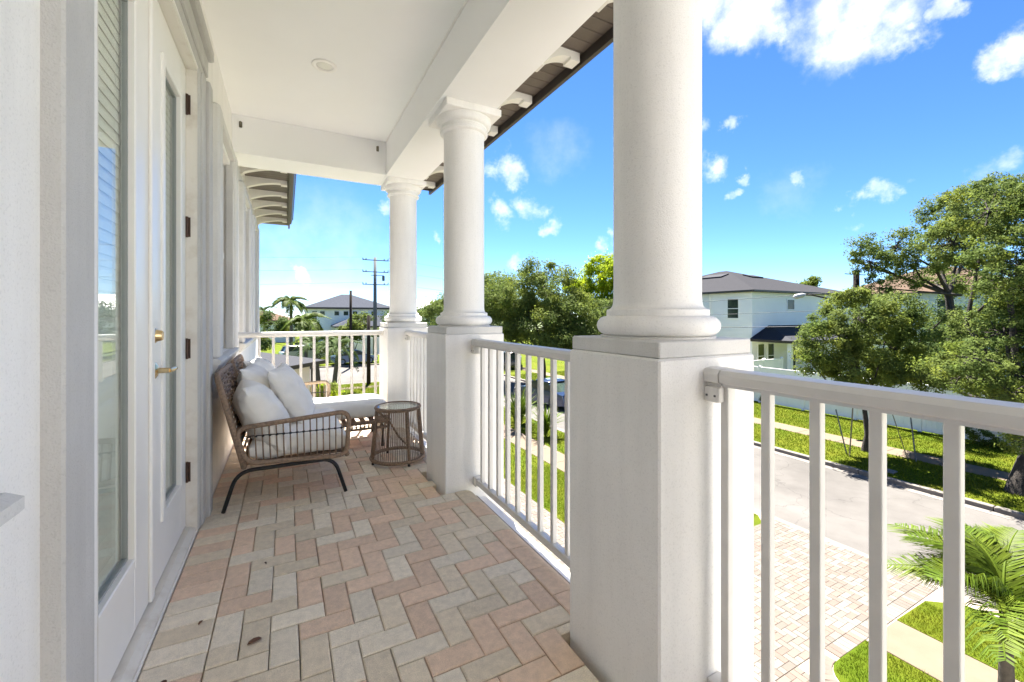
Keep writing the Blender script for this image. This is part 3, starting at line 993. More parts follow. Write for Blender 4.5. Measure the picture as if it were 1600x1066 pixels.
# rounded edge course under the railing, between the piers
BX = OX + ncx * BR
prof = [(BX + .003, -.07), (BX + .003, -.004), (BX + .007, 0.0), (BX + .06, 0.0)]
for k in range(1, 9):
    a_ = k / 8 * math.pi / 2
    prof.append((BX + .06 + .088 * math.sin(a_), -.050 * (1 - math.cos(a_))))
prof.append((BX + .148, -.07))
edge_me = [MB().prism([(p, q) for p, q in reversed(prof)], 'y', .002, .196).mesh('edge_brick', m_, angle=35) for m_ in (M['peach'], M['tan'], M['cream'])]
for n in range(len(PIERS_Y)):
    ya = PIERS_Y[n] + PW + .005
    yb = PIERS_Y[n + 1] - .005 if n + 1 < len(PIERS_Y) else None
    if yb is None: break
    cnt = round((yb - ya) / .198); st = (yb - ya) / cnt
    for k in range(cnt):
        o = inst('edge_brick', edge_me[pick(rb_, 0, 1, 2)], balcony, (0, ya + k * st, rb_.uniform(-.001, .001)))
        o.scale = (1, st / .198, 1)

# ------------------------------------------------------------------ columns
CX = PX0 + PW / 2
col_labels = ['', 'nearest white column on its square stucco pier beside the camera', 'middle white column and pier beside the wicker table', 'farthest white column and pier at the balcony corner']
PROF = [(.196, 1.1432), (.199, 1.150)]
for k in range(0, 13):
    a_ = -math.pi / 2 + math.pi * k / 12
    PROF.append((.178 + .034 * math.cos(a_), 1.1855 + .034 * math.sin(a_)))
PROF += [(.177, 1.2205), (.177, 1.240), (.174, 1.243)]
PROF2 = [(.1735, 1.2435), (.163, 1.247), (.157, 1.254), (.1535, 1.266), (.152, 1.285), (.152, 2.30), (.151, 2.55), (.152, 2.562), (.156, 2.572)]
PROF3 = [(.1565, 2.5725), (.166, 2.576)]
for k in range(0, 9):
    a_ = -math.pi / 2 + math.pi * k / 8
    PROF3.append((.166 + .013 * math.cos(a_), 2.590 + .014 * math.sin(a_)))
PROF3 += [(.162, 2.6045), (.162, 2.618), (.168, 2.622), (.170, 2.632), (.177, 2.634)]
for k in range(1, 9):
    a_ = k / 8 * math.pi / 2
    PROF3.append((.177 + .026 * math.sin(a_), 2.634 + .036 * (1 - math.cos(a_))))
PROF3 += [(.205, 2.672), (.205, 2.686)]
for k, py in enumerate(PIERS_Y):
    if k == 0:
        continue
    cy = py + PW / 2
    cl = thing('column', col_labels[k], 'column', (CX, cy, 0), group='balcony columns')
    p = MB().bbox(PX0, PX0 + PW, py, py + PW, -.40, 1.0915, .006); p.build('pier', M['stucco'], cl, angle=30)
    q = .008
    p = MB().bbox(PX0 + q, PX0 + PW - q, py + q, py + PW - q, 1.0918, 1.1430, .004); p.build('cap', M['stucco_trim'], cl, angle=30)
    MB().lathe(PROF, (CX, cy, 0), 72).build('base', M['stucco'], cl, angle=40)
    MB().lathe(PROF2, (CX, cy, 0), 72).build('shaft', M['stucco'], cl, angle=40)
    MB().lathe(PROF3, (CX, cy, 0), 72).build('capital', M['stucco'], cl, angle=40)
    p = MB().bbox(CX - .212, CX + .212, cy - .212, cy + .212, 2.6863, 2.7385, .004); p.build('abacus', M['stucco'], cl, angle=30)

# ------------------------------------------------------------------ railings
RX = 1.198
def rail_profile(cx):
    return [(cx - .026, 1.004), (cx + .026, 1.004), (cx + .026, 1.012), (cx + .040, 1.018), (cx + .0425, 1.040), (cx + .034, 1.0545), (cx + .012, 1.0575),
            (cx - .012, 1.0575), (cx - .034, 1.0545), (cx - .0425, 1.040), (cx - .040, 1.018), (cx - .026, 1.012)]
def rail_end(b, cx, ya, yb):
    g_ = .003
    b.prism([(cx + (p - cx) * 1.07, 1.03 + (q - 1.03) * 1.09) for p, q in rail_profile(cx)], 'y', ya, yb)
    b.bbox(cx - .042, cx + .042, ya, yb, .955, 1.0015, .003)
bal_me = None
def railing(label, ya, yb, bal0, n, step):
    r = thing('railing', label, 'railing', (RX, (ya + yb) / 2, 0), group='white balcony railings')
    MB().prism(rail_profile(RX), 'y', ya + .052, yb - .052).build('top_rail', M['rail'], r, angle=25)
    MB().bbox(RX - .019, RX + .019, ya + .03, yb - .03, .030, .072, .003).build('bottom_rail', M['rail'], r, angle=30)
    for (a_, b__) in ((ya, ya + .05), (yb - .05, yb)):
        k = MB(); rail_end(k, RX, a_, b__)
        br = k.build('end_bracket', M['rail'], r, angle=25)
        sc = MB()
        for dy in (-.014, .014):
            sc.box(RX - .0445, RX - .0425, (a_ + b__) / 2 + dy - .003, (a_ + b__) / 2 + dy + .003, .972, .978)
        sc.build('screw', M['grey_pole'], br)
        k = MB().bbox(RX - .028, RX + .028, a_, b__ - .012 if a_ == ya else b__, .020, .084, .003); k.build('foot_bracket', M['rail'], r)
    me = MB().bbox(RX - .0128, RX + .0128, -.0128, .0128, .0722, 1.0038, .002).mesh('baluster', M['rail'])
    for i in range(n):
        inst('baluster', me, r, (0, bal0 + i * step, 0))
    return r
railing('near white railing section at the right, running out of the picture', PIERS_Y[0] + PW + .001, PIERS_Y[1] - .001, .851 - 10 * .1262, 11, .1262)
railing('white railing section between the nearest and middle columns', PIERS_Y[1] + PW + .001, PIERS_Y[2] - .001, 1.435, 11, .1262)
railing('white railing section behind the wicker table', PIERS_Y[2] + PW + .001, PIERS_Y[3] - .001, 3.335, 11, .1262)
# end railing across the far end
r = thing('railing', 'white railing across the far end behind the sofa', 'railing', (.27, 4.94, 0), group='white balcony railings')
YE = 4.94
def xp(prof): return [(p - RX + YE, q) for p, q in prof]
MB().prism(xp(rail_profile(RX)), 'x', WX + .04, PX0 - .04).build('top_rail', M['rail'], r, angle=25)
MB().bbox(WX + .02, PX0 - .02, YE - .019, YE + .019, .030, .072, .003).build('bottom_rail', M['rail'], r, angle=30)
for (a_, b__) in ((WX + .001, WX + .039), (PX0 - .039, PX0 - .001)):
    MB().prism([(YE + (p - YE) * 1.07, 1.03 + (q - 1.03) * 1.09) for p, q in xp(rail_profile(RX))], 'x', a_, b__).build('end_bracket', M['rail'], r, angle=25)
me = MB().bbox(-.0128, .0128, YE - .0128, YE + .0128, .0722, 1.0038, .002).mesh('baluster', M['rail'])
for i in range(10): inst('baluster', me, r, (-.240 + i * .1248, 0, 0))
# rust stains are on the piers below the brackets: left to the stucco

# ------------------------------------------------------------------ sofa
def arc_pts(pts, rad, n=5):
    """round the corners of a polyline"""
    P = [Vector(p) for p in pts]; out = [P[0]]
    for i in range(1, len(P) - 1):
        a_, b_, c_ = P[i - 1], P[i], P[i + 1]
        d1 = (a_ - b_).normalized(); d2 = (c_ - b_).normalized()
        rr = min(rad, (a_ - b_).length * .49, (c_ - b_).length * .49)
        s, e = b_ + d1 * rr, b_ + d2 * rr
        for k in range(n + 1):
            t = k / n
            out.append(s * (1 - t) ** 2 + b_ * 2 * t * (1 - t) + e * t * t)
    out.append(P[-1]); return out


sofa = thing('sofa', 'brown rope-woven corner sofa frame with chaise and black steel legs', 'sofa', (0.05, 3.9, 0))


def arm(Y, mt):
    loop = arc_pts([(-.05, Y, .282), (-.222, Y, .290), (-.285, Y, .515), (.05, Y, .538), (.388, Y, .560), (.372, Y, .256), (.1, Y, .272), (-.05, Y, .282)], .075)
    a_ = MB().tube(loop[:-1], .0155, 8, closed=True).build('arm', mt, sofa, smooth=True)
    s = MB()
    def topz(x): return .520 + (x + .25) * .0595
    def botz(x): return .2865 - (x + .2) * .054
    n = 15
    sm = []
    for i in range(n):
        x = -.205 + i * (.545 / (n - 1))
        sp = MB().tube([(x - .012 * (1 - i / n), Y, topz(x) - .012), (x, Y, botz(x) + .010)], .0048, 6).build('spindle', mt, a_, smooth=True)
    k = MB(); k.tube([(-.255, Y, .463), (.05, Y, .452), (.376, Y, .449)], .0035, 6)
    for i in range(n):
        x = -.209 + i * (.545 / (n - 1)); k.lathe([(.003, -.008), (.0085, -.004), (.0085, .004), (.003, .008)], (x, Y, .4565 - .008 * (i / n)), 8)
    k.build('lashing_cord', M['steel'], a_)
    return a_


arm(3.15, M['rattan']); arm(4.70, M['tan_rattan'])
# legs: bent steel hoops
for Y in (3.165, 4.685):
    MB().tube(arc_pts([(-.345, Y, .002), (-.272, Y, .243), (.292, Y, .243), (.366, Y, .002)], .09, 7), .0125, 10).build('leg', M['steel'], sofa, smooth=True)
MB().tube(arc_pts([(.80, 4.10, .002), (.80, 4.12, .215), (.80, 4.64, .215), (.80, 4.66, .002)], .06, 6), .0125, 10).build('leg', M['steel'], sofa, smooth=True)
# seat rails
MB().tube([(-.235, 3.15, .272), (-.235, 4.70, .272)], .018, 8).build('seat_rail', M['rattan'], sofa, smooth=True)
MB().tube([(.372, 3.15, .264), (.372, 4.08, .264)], .018, 8).build('seat_rail', M['rattan'], sofa, smooth=True)
MB().tube(arc_pts([(.372, 4.08, .240), (.862, 4.08, .240), (.862, 4.68, .240), (.37, 4.68, .240)], .05), .018, 8).build('seat_rail', M['rattan'], sofa, smooth=True)
MB().tube(arc_pts([(.372, 4.08, .185), (.862, 4.08, .185), (.862, 4.68, .185)], .05), .012, 8).build('seat_rail', M['rattan'], sofa, smooth=True)
sl = MB()
for k in range(9):
    y = 3.22 + k * .175; sl.box(-.235, .37, y, y + .06, .262, .272)
for k in range(6): sl.box(.37 + k * .08, .41 + k * .08, 4.09, 4.67, .236, .246)
sl.build('seat_slat', M['rattan'], sofa)
wv = MB()
for k in range(26):
    x = .39 + k * .018; wv.tube([(x, 4.08, .252), (x + .009 * (1 if k % 2 else -1), 4.08, .175)], .0045, 5)
tag(wv.build('front_weave', M['rattan'], sofa), kind='stuff')
# back posts and two woven back panels leaning to the wall
def bpt(y, s):   # s in 0..1 up the leaning back
    return Vector((-.235 + s * (-.377 + .235), y, .272 + s * (.852 - .272)))
for Y in (3.15, 4.70):
    MB().tube([bpt(Y, 0), bpt(Y, .5), bpt(Y, .96)], .0165, 8).build('back_post', M['rattan'], sofa, smooth=True)
for (ya, yb) in ((3.15, 3.875), (4.02, 4.70)):
    loop = arc_pts([bpt((ya + yb) / 2, .22), bpt(ya, .22), bpt(ya, 1.0), bpt(yb, 1.0), bpt(yb, .22), bpt((ya + yb) / 2, .22)], .06)
    pan = MB().tube(loop[:-1], .0175, 8, closed=True).build('back_panel', M['rattan'], sofa, smooth=True)
    for (a_, b__) in ((ya + .02, ya + .33), (ya + .345, ya + .50), (ya + .515, yb - .02)):
        st = MB()
        n = 27
        for k in range(n):
            s = .255 + k * (.72 / (n - 1))
            if (b__ - a_) < .16 and k % 3 == 0: continue
            wob = .006 * (1 if k % 2 else -1)
            st.tube([bpt(a_, s) + Vector((wob, 0, 0)), bpt((a_ + b__) / 2, s) - Vector((wob, 0, 0)), bpt(b__, s) + Vector((wob, 0, 0))], .0078, 6)
        st.build('rope_panel', M['rattan'], pan, smooth=True)
        MB().tube([bpt(b__ + .007, .24), bpt(b__ + .007, .985)], .010, 6).build('upright', M['rattan'], pan, smooth=True)


def cushion(name, label, cat, sx, sy, sz, Mx, p=3.2, q=.55, seed=0, wr=.008, n=44, group=None, sag=0.0):
    """stuffed cushion: flat square outline sx by sy, thickness sz, pinched seams, wrinkles; Mx places it"""
    from mathutils import noise
    V, Fc = [], []
    idx = {}
    def pos(u, v, side):
        au, av = abs(u), abs(v)
        t = max(0.0, (1 - au ** p)) ** q * max(0.0, (1 - av ** p)) ** q
        # corners pulled out, sides drawn in a little
        px_ = u * (1 - .055 * (1 - av ** 2) * au ** 3); py_ = v * (1 - .055 * (1 - au ** 2) * av ** 3)
        nz = noise.fractal(Vector((u * 2.2 + seed * 7.1, v * 2.2 + side * 3.3, seed)), 1.0, 2.0, 4)
        edge = max(au, av)
        z = side * (sz / 2) * t + wr * nz * (.35 + edge) * (1 if t > .01 else .3) * side
        z -= sag * (1 - u * u) * (1 - v * v)
        return (px_ * sx / 2 + wr * .5 * nz, py_ * sy / 2, z)
    def co(i):   # denser near the edges
        t = i / n * 2 - 1
        return math.copysign(1 - (1 - abs(t)) ** 1.6, t)
    for side in (1, -1):
        for i in range(n + 1):
            for j in range(n + 1):
                rim = i in (0, n) or j in (0, n)
                key = (i, j, 0 if rim else side)
                if key not in idx:
                    idx[key] = len(V); V.append(tuple(Mx @ Vector(pos(co(i), co(j), side))))
        for i in range(n):
            for j in range(n):
                def K(a, b_): return idx[(a, b_, 0 if (a in (0, n) or b_ in (0, n)) else side)]
                f = (K(i, j), K(i + 1, j), K(i + 1, j + 1), K(i, j + 1))
                Fc.append(f if side > 0 else f[::-1])
    b = MB(); b.v, b.f, b.m = V, Fc, [0] * len(Fc)
    return tag(b.build(name, M['fabric'], smooth=True), label, cat, group)


def place(loc, rx=0, ry=0, rz=0):
    return Matrix.Translation(loc) @ Matrix.Rotation(rz, 4, 'Z') @ Matrix.Rotation(ry, 4, 'Y') @ Matrix.Rotation(rx, 4, 'X')


R = math.radians
cushion('seat_cushion', 'cream seat cushion on the sofa behind the near arm', 'cushion', .60, .92, .15, place((.085, 3.625, .352)), p=9, q=.33, seed=1, wr=.006, group='sofa seat cushions')
cushion('seat_cushion', 'long cream chaise cushion along the far railing, partly sunlit', 'cushion', 1.12, .58, .145, place((.325, 4.385, .345)), p=10, q=.33, seed=2, wr=.008, group='sofa seat cushions')
# pillows: local z is the thickness, leaning on the back
cushion('pillow', 'cream back pillow beside the near sofa arm', 'pillow', .48, .54, .26, place((-.15, 3.41, .55), ry=R(62), rz=R(6)), seed=3, group='cream sofa pillows', p=2.5, wr=.02)
cushion('pillow', 'cream back pillow in the middle of the sofa back', 'pillow', .50, .52, .23, place((-.165, 3.86, .61), ry=R(64), rz=R(-4)), seed=4, group='cream sofa pillows', p=2.5, wr=.02)
cushion('pillow', 'cream back pillow farthest back, next to the end railing', 'pillow', .50, .46, .22, place((-.15, 4.34, .625), ry=R(62), rz=R(-10)), seed=5, group='cream sofa pillows', p=2.5, wr=.02)
cushion('pillow', 'cream pillow standing in front of the other sofa pillows', 'pillow', .50, .56, .20, place((.045, 3.78, .605), ry=R(62), rz=R(-8)), seed=6, group='cream sofa pillows', p=2.5, wr=.02)

# ------------------------------------------------------------------ side table
TX, TY = .838, 3.655
tb = thing('side_table', 'round brown rope side table with glass top beside the middle pier', 'table', (TX, TY, 0))
H, RT, RB = .462, .178, .216
def circ(r, z, n=44): return [(TX + r * math.cos(2 * math.pi * k / n), TY + r * math.sin(2 * math.pi * k / n), z) for k in range(n)]
MB().tube(circ(RT, H - .014), .0155, 8, closed=True).build('top_ring', M['rattan'], tb, smooth=True)
MB().tube(circ(RB, .035), .0155, 8, closed=True).build('bottom_ring', M['rattan'], tb, smooth=True)
MB().lathe([(.0, -.012), (RT - .012, -.012), (RT - .012, -.004), (.0, -.004)], (TX, TY, H), 44, caps=False).build('glass_top', M['table_glass'], tb)
for k in range(4):
    a_ = 2 * math.pi * (k + .12) / 4
    MB().tube([(TX + RT * math.cos(a_), TY + RT * math.sin(a_), H - .02), (TX + RB * math.cos(a_), TY + RB * math.sin(a_), .02)], .011, 8).build('post', M['rattan'], tb, smooth=True)
    MB().lathe([(.010, 0), (.012, .004), (.010, .02)], (TX + RB * math.cos(a_), TY + RB * math.sin(a_), .001), 10).build('foot', M['steel'], tb)
rp = MB(); rr = random.Random(2)
for k in range(76):
    a_ = 2 * math.pi * k / 76; d = rr.uniform(-.012, .012)
    rp.tube([(TX + (RT + .004) * math.cos(a_), TY + (RT + .004) * math.sin(a_), H - .02), (TX + (RB + .004) * math.cos(a_ + d), TY + (RB + .004) * math.sin(a_ + d), .04)], .0027, 5, caps=False)
tag(rp.build('rope_wall', M['rattan'], tb), kind='stuff')
rp = MB().tube([(TX - .17, TY - .02, H - .03), (TX - .07, TY - .03, .33), (TX, TY - .02, .2), (TX + .09, TY, .10), (TX + .17, TY + .03, .045)], .008, 7); rp.build('brace', M['rattan'], tb, smooth=True)

# ------------------------------------------------------------------ fallen leaves on the floor
for k, (x, y, s, a_, lab) in enumerate([(-.105, 1.86, .014, .3, 'largest dead leaf on the pavers near the camera'), (-.30, 2.07, .007, 1.1, 'small dead leaf on the pavers beside the door threshold'),
                                       (-.36, 1.79, .006, .2, 'tiny dead leaf in the joint nearest the threshold'), (-.09, 2.42, .005, 2.0, 'tiny dead leaf in the joint ahead of the largest leaf')]):
    b = MB(); n = 8
    top = [(x + s * 1.7 * math.cos(t) * math.cos(a_) - s * .8 * math.sin(t) * math.sin(a_), y + s * 1.7 * math.cos(t) * math.sin(a_) + s * .8 * math.sin(t) * math.cos(a_), .004 + .006 * abs(math.sin(t))) for t in [2 * math.pi * i / n for i in range(n)]]
    b.v = top + [(p[0], p[1], p[2] - .0015) for p in top]
    b.f = [tuple(range(n)), tuple(range(2 * n - 1, n - 1, -1))] + [(i, (i + 1) % n, n + (i + 1) % n, n + i) for i in range(n)]; b.m = [0] * len(b.f)
    tag(b.build('fallen_leaf', M['dead_leaf']), lab, 'leaf', 'dead leaves on the balcony floor')

# ------------------------------------------------------------------ trees
def tree(name, label, base, blobs, trunk_r, nleaf, leaf, lm, seed, group=None, cat='tree', first=None, clump=.55, bm='bark', flat_=.75, extra=None, sparse=1.0):
    """blobs: list of (x, y, z, rx, ry, rz) ellipsoids (world) that make up the uneven crown"""
    rg = np.random.default_rng(seed)
    t = thing(name, label, cat, base, group)
    base = np.array(base)
    vol = np.array([b_[3] * b_[4] * b_[5] for b_ in blobs]) ** .8
    vol = vol / vol.sum()
    ncl = max(24, int(nleaf / 170 * (2.4 if clump < .6 else 1.3)))
    clump = clump * (.66 if clump < .6 else .85)
    cents = []
    for b_, v in zip(blobs, vol):
        k = max(4, int(round(ncl * v)))
        d = rg.normal(size=(k, 3)); d /= np.linalg.norm(d, axis=1)[:, None]
        rad = rg.uniform(.35, 1.0, k) ** .55
        cents.append((np.array(b_[:3]) + d * rad[:, None] * np.array(b_[3:])))
    # limbs
    tr = MB()
    c0 = np.array([np.average([b_[i] for b_ in blobs], weights=vol) for i in range(3)])
    fork = first if first is not None else base * .62 + c0 * .38
    fork = np.array(fork)
    j = rg.normal(size=3) * trunk_r * .6
    tr.tube([base - [0, 0, .15], base + (fork - base) * .08, base + (fork - base) * .5 + j, fork], [trunk_r * 1.45, trunk_r * 1.1, trunk_r * .9, trunk_r * .72], 12, caps=False)
    for b_, cc in zip(blobs, cents):
        bc = np.array(b_[:3])
        mid = fork * .5 + bc * .5 + rg.normal(size=3) * .18 * np.linalg.norm(bc - fork) * np.array([1, 1, .4])
        tr.tube([fork, mid, bc], [trunk_r * .42, trunk_r * .25, trunk_r * .12], 8, caps=False)
        step = max(1, len(cc) // 14)
        for q in cc[::step]:
            s = bc
            if np.linalg.norm(q - bc) > 1.3 * max(b_[3:]): continue
            m_ = (s + q) / 2 + rg.normal(size=3) * .12 * np.linalg.norm(q - s)
            tr.tube([s, m_, q], [trunk_r * .10, trunk_r * .06, trunk_r * .025], 5, caps=False)
    tr.build('trunk', M[bm], t, smooth=True)
    C = np.concatenate(cents)
    n = int(nleaf * 2.3 * sparse); leaf = leaf * .74
    ci = rg.integers(0, len(C), n)
    size_b = np.mean([np.mean(b_[3:]) for b_ in blobs])
    csz = clump * rg.uniform(.45, 1.25, len(C))
    off = rg.normal(size=(n, 3)); off /= np.linalg.norm(off, axis=1)[:, None] + 1e-6
    off *= (rg.uniform(0, 1, n) ** .42)[:, None] * csz[ci][:, None] * np.array([1, 1, flat_])
    # stray sprigs outside the clumps make the outline uneven
    st = rg.random(n) < .10
    off[st] *= 1.55
    P = C[ci] + off
    # leaf quads
    od = off / (np.linalg.norm(off, axis=1)[:, None] + 1e-6)
    nr = od * .7 + np.array([0, 0, .55]) + rg.normal(size=(n, 3)) * .55
    nr /= np.linalg.norm(nr, axis=1)[:, None] + 1e-6
    ax = np.cross(nr, rg.normal(size=(n, 3))); ax /= np.linalg.norm(ax, axis=1)[:, None] + 1e-6
    sd = np.cross(ax, nr)
    L = leaf * rg.uniform(.45, 1.45, n)[:, None]
    V = np.empty((n, 4, 3))
    V[:, 0] = P - ax * L * .5; V[:, 1] = P + sd * L * .24; V[:, 2] = P + ax * L * .5; V[:, 3] = P - sd * L * .24
    V -= base
    lms = lm if isinstance(lm, (list, tuple)) else [lm]
    cm = rg.random(len(C))
    mi = None
    if len(lms) == 2:
        mi = (cm[ci] < .3).astype(np.int32)
    me = np_mesh('crown', V.reshape(-1, 3), np.arange(4 * n).reshape(-1, 4), [M[x] for x in lms], mi)
    o = bpy.data.objects.new('crown', me); COL.objects.link(o); o.parent = t
    if extra: extra(t)
    return t


def pxw(x, y, D):
    """a point the photograph shows at pixel (x, y), D metres in front of the camera"""
    dx = (x - 800) / F_PX
    return (D * (SN + dx * CS), D * (CS - dx * SN), 1.22 - D * (y - Y0_PX) / F_PX)


def blob(x, y, D, wpx, hpx, dep):
    p = pxw(x, y, D); k = D / F_PX
    return (*p, (wpx * k + dep) / 2, (wpx * k + dep) / 2, hpx * k)


# street tree with stakes (in front of the white house)
D1 = 15.8
tree('street_tree', 'staked young tree with bushy crown between street and far pavement', (19.0, 7.87, GZ),
     [blob(1290, 535, D1, 38, 46, 1.0), blob(1340, 500, D1, 52, 52, 1.2), blob(1390, 545, D1 + .6, 42, 52, 1.2), blob(1340, 575, D1 - .3, 60, 34, 1.1), blob(1265, 565, D1, 20, 22, .6), blob(1395, 490, D1 + .8, 34, 36, 1.0)],
     .10, 24000, .13, ('oak_leaf', 'lime_leaf'), 11, group='trees across the street', clump=.48)
for (a_, b__, lab) in ((pxw(1306, 640, 15.6), pxw(1324, 705, 15.5), 'grey guy stake leaning left of the young tree trunk'), (pxw(1333, 630, 15.6), pxw(1327, 708, 15.2), 'tan guy stake just left of the young tree trunk'),
                      (pxw(1392, 640, 15.4), pxw(1420, 718, 14.9), 'thin tan guy stake right of the young tree trunk'), (pxw(1422, 645, 15.0), pxw(1432, 720, 14.7), 'upright grey stake right of the young tree')):
    e = Vector(b__); s = Vector(a_)
    e2 = Vector((e.x, e.y, GZ - .1))
    tag(MB().tube([s, e2], .022 if 'thin' not in lab else .014, 8).build('tree_stake', M['grey_pole'] if 'grey' in lab else M['stake']), lab, 'stake', 'stakes round the young tree')

# big oak at the right by the kerb
D2 = 12.1
tree('oak_tree', 'large oak with thick trunk at the right edge, beside the far kerb', (18.35, 3.95, GZ),
     [blob(1600, 420, D2, 70, 70, 1.6), blob(1545, 330, D2 + 1.5, 60, 46, 1.4), blob(1490, 380, D2 + 2.5, 40, 34, 1.0), blob(1570, 520, D2 + .4, 60, 48, 1.4), blob(1505, 585, D2 + .5, 54, 26, 1.2), blob(1590, 590, D2 + .3, 44, 30, 1.1), blob(1700, 480, D2, 90, 110, 2.0), blob(1660, 320, D2 + .5, 70, 60, 1.8),
      blob(1440, 590, D2 + 2.2, 34, 20, .8), blob(1580, 615, D2 - .9, 50, 24, .9), blob(1520, 560, D2 - .5, 40, 30, .9), blob(1600, 690, D2 - .8, 22, 20, .5)],
     .24, 60000, .105, ('oak_leaf', 'lime_leaf'), 12, group='trees across the street', clump=.5, first=(18.6, 4.0, -1.4), flat_=.6)
# oak behind the fence, limb reaching left
D3 = 20.0
tree('oak_tree', 'open-crowned oak behind the white fence with a limb reaching left', pxw(1492, 700, D3)[:2] + (GZ,),
     [blob(1360, 410, D3, 30, 24, .8), blob(1400, 385, D3, 44, 28, 1.0), blob(1375, 450, D3, 24, 18, .6), blob(1430, 420, D3, 36, 30, 1.0), blob(1500, 330, D3 + 1, 50, 36, 1.6), blob(1555, 300, D3 + 1, 36, 26, 1.4), blob(1480, 370, D3, 40, 20, 1.0), blob(1440, 530, D3, 44, 46, 1.6), blob(1520, 430, D3 + 1, 60, 36, 1.8), blob(1345, 385, D3, 16, 20, .5)],
     .20, 26000, .14, 'oak_leaf', 13, group='trees across the street', clump=.55, first=pxw(1482, 460, D3))
# darker undergrowth behind the fence
tree('shrub', 'dark leafy shrub mass behind the fence between the two oaks', pxw(1480, 640, 26)[:2] + (GZ,),
     [blob(1440, 570, 26, 60, 50, 2.4), blob(1500, 520, 26, 60, 60, 2.4), blob(1560, 520, 26, 60, 60, 2.4), blob(1600, 560, 26, 60, 60, 2.4)], .12, 16000, .2, 'dark_leaf', 14, cat='shrub', clump=.9)
tree('shrub', 'round green shrub on the far lawn beside the oak trunk', pxw(1565, 705, 16.5)[:2] + (GZ,),
     [blob(1560, 680, 16.5, 46, 18, 1.2), blob(1520, 690, 17.5, 26, 12, .8)], .04, 7000, .11, ('oak_leaf', 'lime_leaf'), 15, cat='shrub', clump=.3)
tree('shrub', 'dark shrub hanging over the white fence behind the stakes', pxw(1405, 655, 20.2)[:2] + (GZ,),
     [blob(1405, 630, 20.2, 26, 28, .8)], .04, 4000, .13, 'dark_leaf', 16, cat='shrub', clump=.35)
tree('shrub', 'small clipped shrub at the left end of the white fence', pxw(1186, 640, 25.0)[:2] + (GZ,),
     [blob(1186, 618, 25.0, 11, 22, .4)], .03, 2200, .13, 'oak_leaf', 17, cat='shrub', clump=.3)

# oaks down the street in the middle of the picture
tree('oak_tree', 'broad dark oak in the middle, behind the gap between the columns', (17.4, 28.0, GZ),
     [blob(800, 470, 33, 60, 40, 3), blob(850, 450, 33, 55, 45, 3), blob(835, 500, 32, 70, 40, 3), blob(900, 500, 32, 50, 44, 3), blob(780, 510, 33, 40, 36, 3), blob(930, 520, 31, 40, 36, 2.5), blob(870, 535, 31, 60, 22, 2.5)],
     .30, 44000, .22, ('oak_leaf', 'lime_leaf'), 21, group='trees down the street', clump=.95)
tree('oak_tree', 'oak standing farther back, left of the middle column', (15.0, 43.0, GZ),
     [blob(700, 490, 46, 40, 26, 3), blob(740, 465, 48, 40, 30, 4), blob(770, 455, 46, 40, 26, 4), blob(725, 515, 45, 50, 20, 3)],
     .28, 20000, .28, 'oak_leaf', 22, group='trees down the street', clump=1.1)
tree('flowering_tree', 'bright yellow-green flowering tree rising above the oaks', (27.5, 34.5, GZ),
     [blob(935, 440, 45, 36, 34, 3), blob(905, 455, 45, 24, 22, 2), blob(960, 425, 45, 36, 30, 3), blob(930, 475, 45, 34, 16, 3)],
     .22, 15000, .30, ('yellow_leaf', 'yellow_leaf'), 23, group='trees down the street', clump=1.0)
tree('oak_tree', 'oak behind the near column, towards the white house', (26.0, 30.0, GZ),
     [blob(985, 500, 40, 60, 40, 4), blob(1040, 510, 41, 40, 34, 3)], .28, 14000, .28, 'oak_leaf', 24, group='trees down the street', clump=1.1)
tree('oak_tree', 'row oak beyond the side road, half behind the far column', (21.0, 52.0, GZ),
     [blob(640, 500, 70, 50, 20, 4), blob(700, 500, 68, 60, 26, 5), blob(800, 480, 65, 70, 30, 5)], .3, 12000, .42, 'dark_leaf', 25, group='trees down the street', clump=1.5)
tree('bush', 'leafy bush peeping over the white house roof', pxw(1268, 470, 60)[:2] + (GZ,), [blob(1268, 441, 60, 10, 8, .6), blob(1255, 450, 60, 9, 6, .6)], .12, 1500, .4, 'lime_leaf', 26, cat='tree', clump=.7)

# ------------------------------------------------------------------ palms
def frond_mesh(L, n, leaflet, lm, seed, arch=.9, wid=.03):
    """one feather frond along +X from the origin, arching down"""
    rg = random.Random(seed)
    b = MB(); pts = []
    for k in range(n + 1):
        t = k / n
        pts.append(Vector((L * (t - .18 * t * t), 0, L * (.42 * t - arch * t * t))))
    b.tube(pts, [.016 * L * (1 - .85 * k / n) + .002 for k in range(n + 1)], 5, m=1)
    for k in range(max(1, n // 7), n + 1):
        t = k / n; p = pts[k]; d = (pts[k] - pts[k - 1]).normalized()
        ll = leaflet * (math.sin(math.pi * min(1, .12 + .86 * t)) ** .55) * rg.uniform(.85, 1.1)
        for s in (-1, 1):
            for h in range(2):
                base = p - d * (h * .5 * L / n)
                out = (Vector((0, s, .0)) * .80 + d * .72 + Vector((0, 0, .30 + rg.uniform(-.15, .15)))).normalized()
                mid = base + out * ll * .55; tip = base + out * ll + Vector((0, 0, -ll * (.38 + rg.uniform(0, .2))))
                w = d * wid * .5
                i = len(b.v)
                b.v += [tuple(base - w * .5), tuple(base + w * .5), tuple(mid + w), tuple(mid - w), tuple(tip)]
                b.f += [(i, i + 1, i + 2, i + 3), (i + 3, i + 2, i + 4)]; b.m += [0, 0]
    return b.mesh('frond', [M[lm], M[lm]])


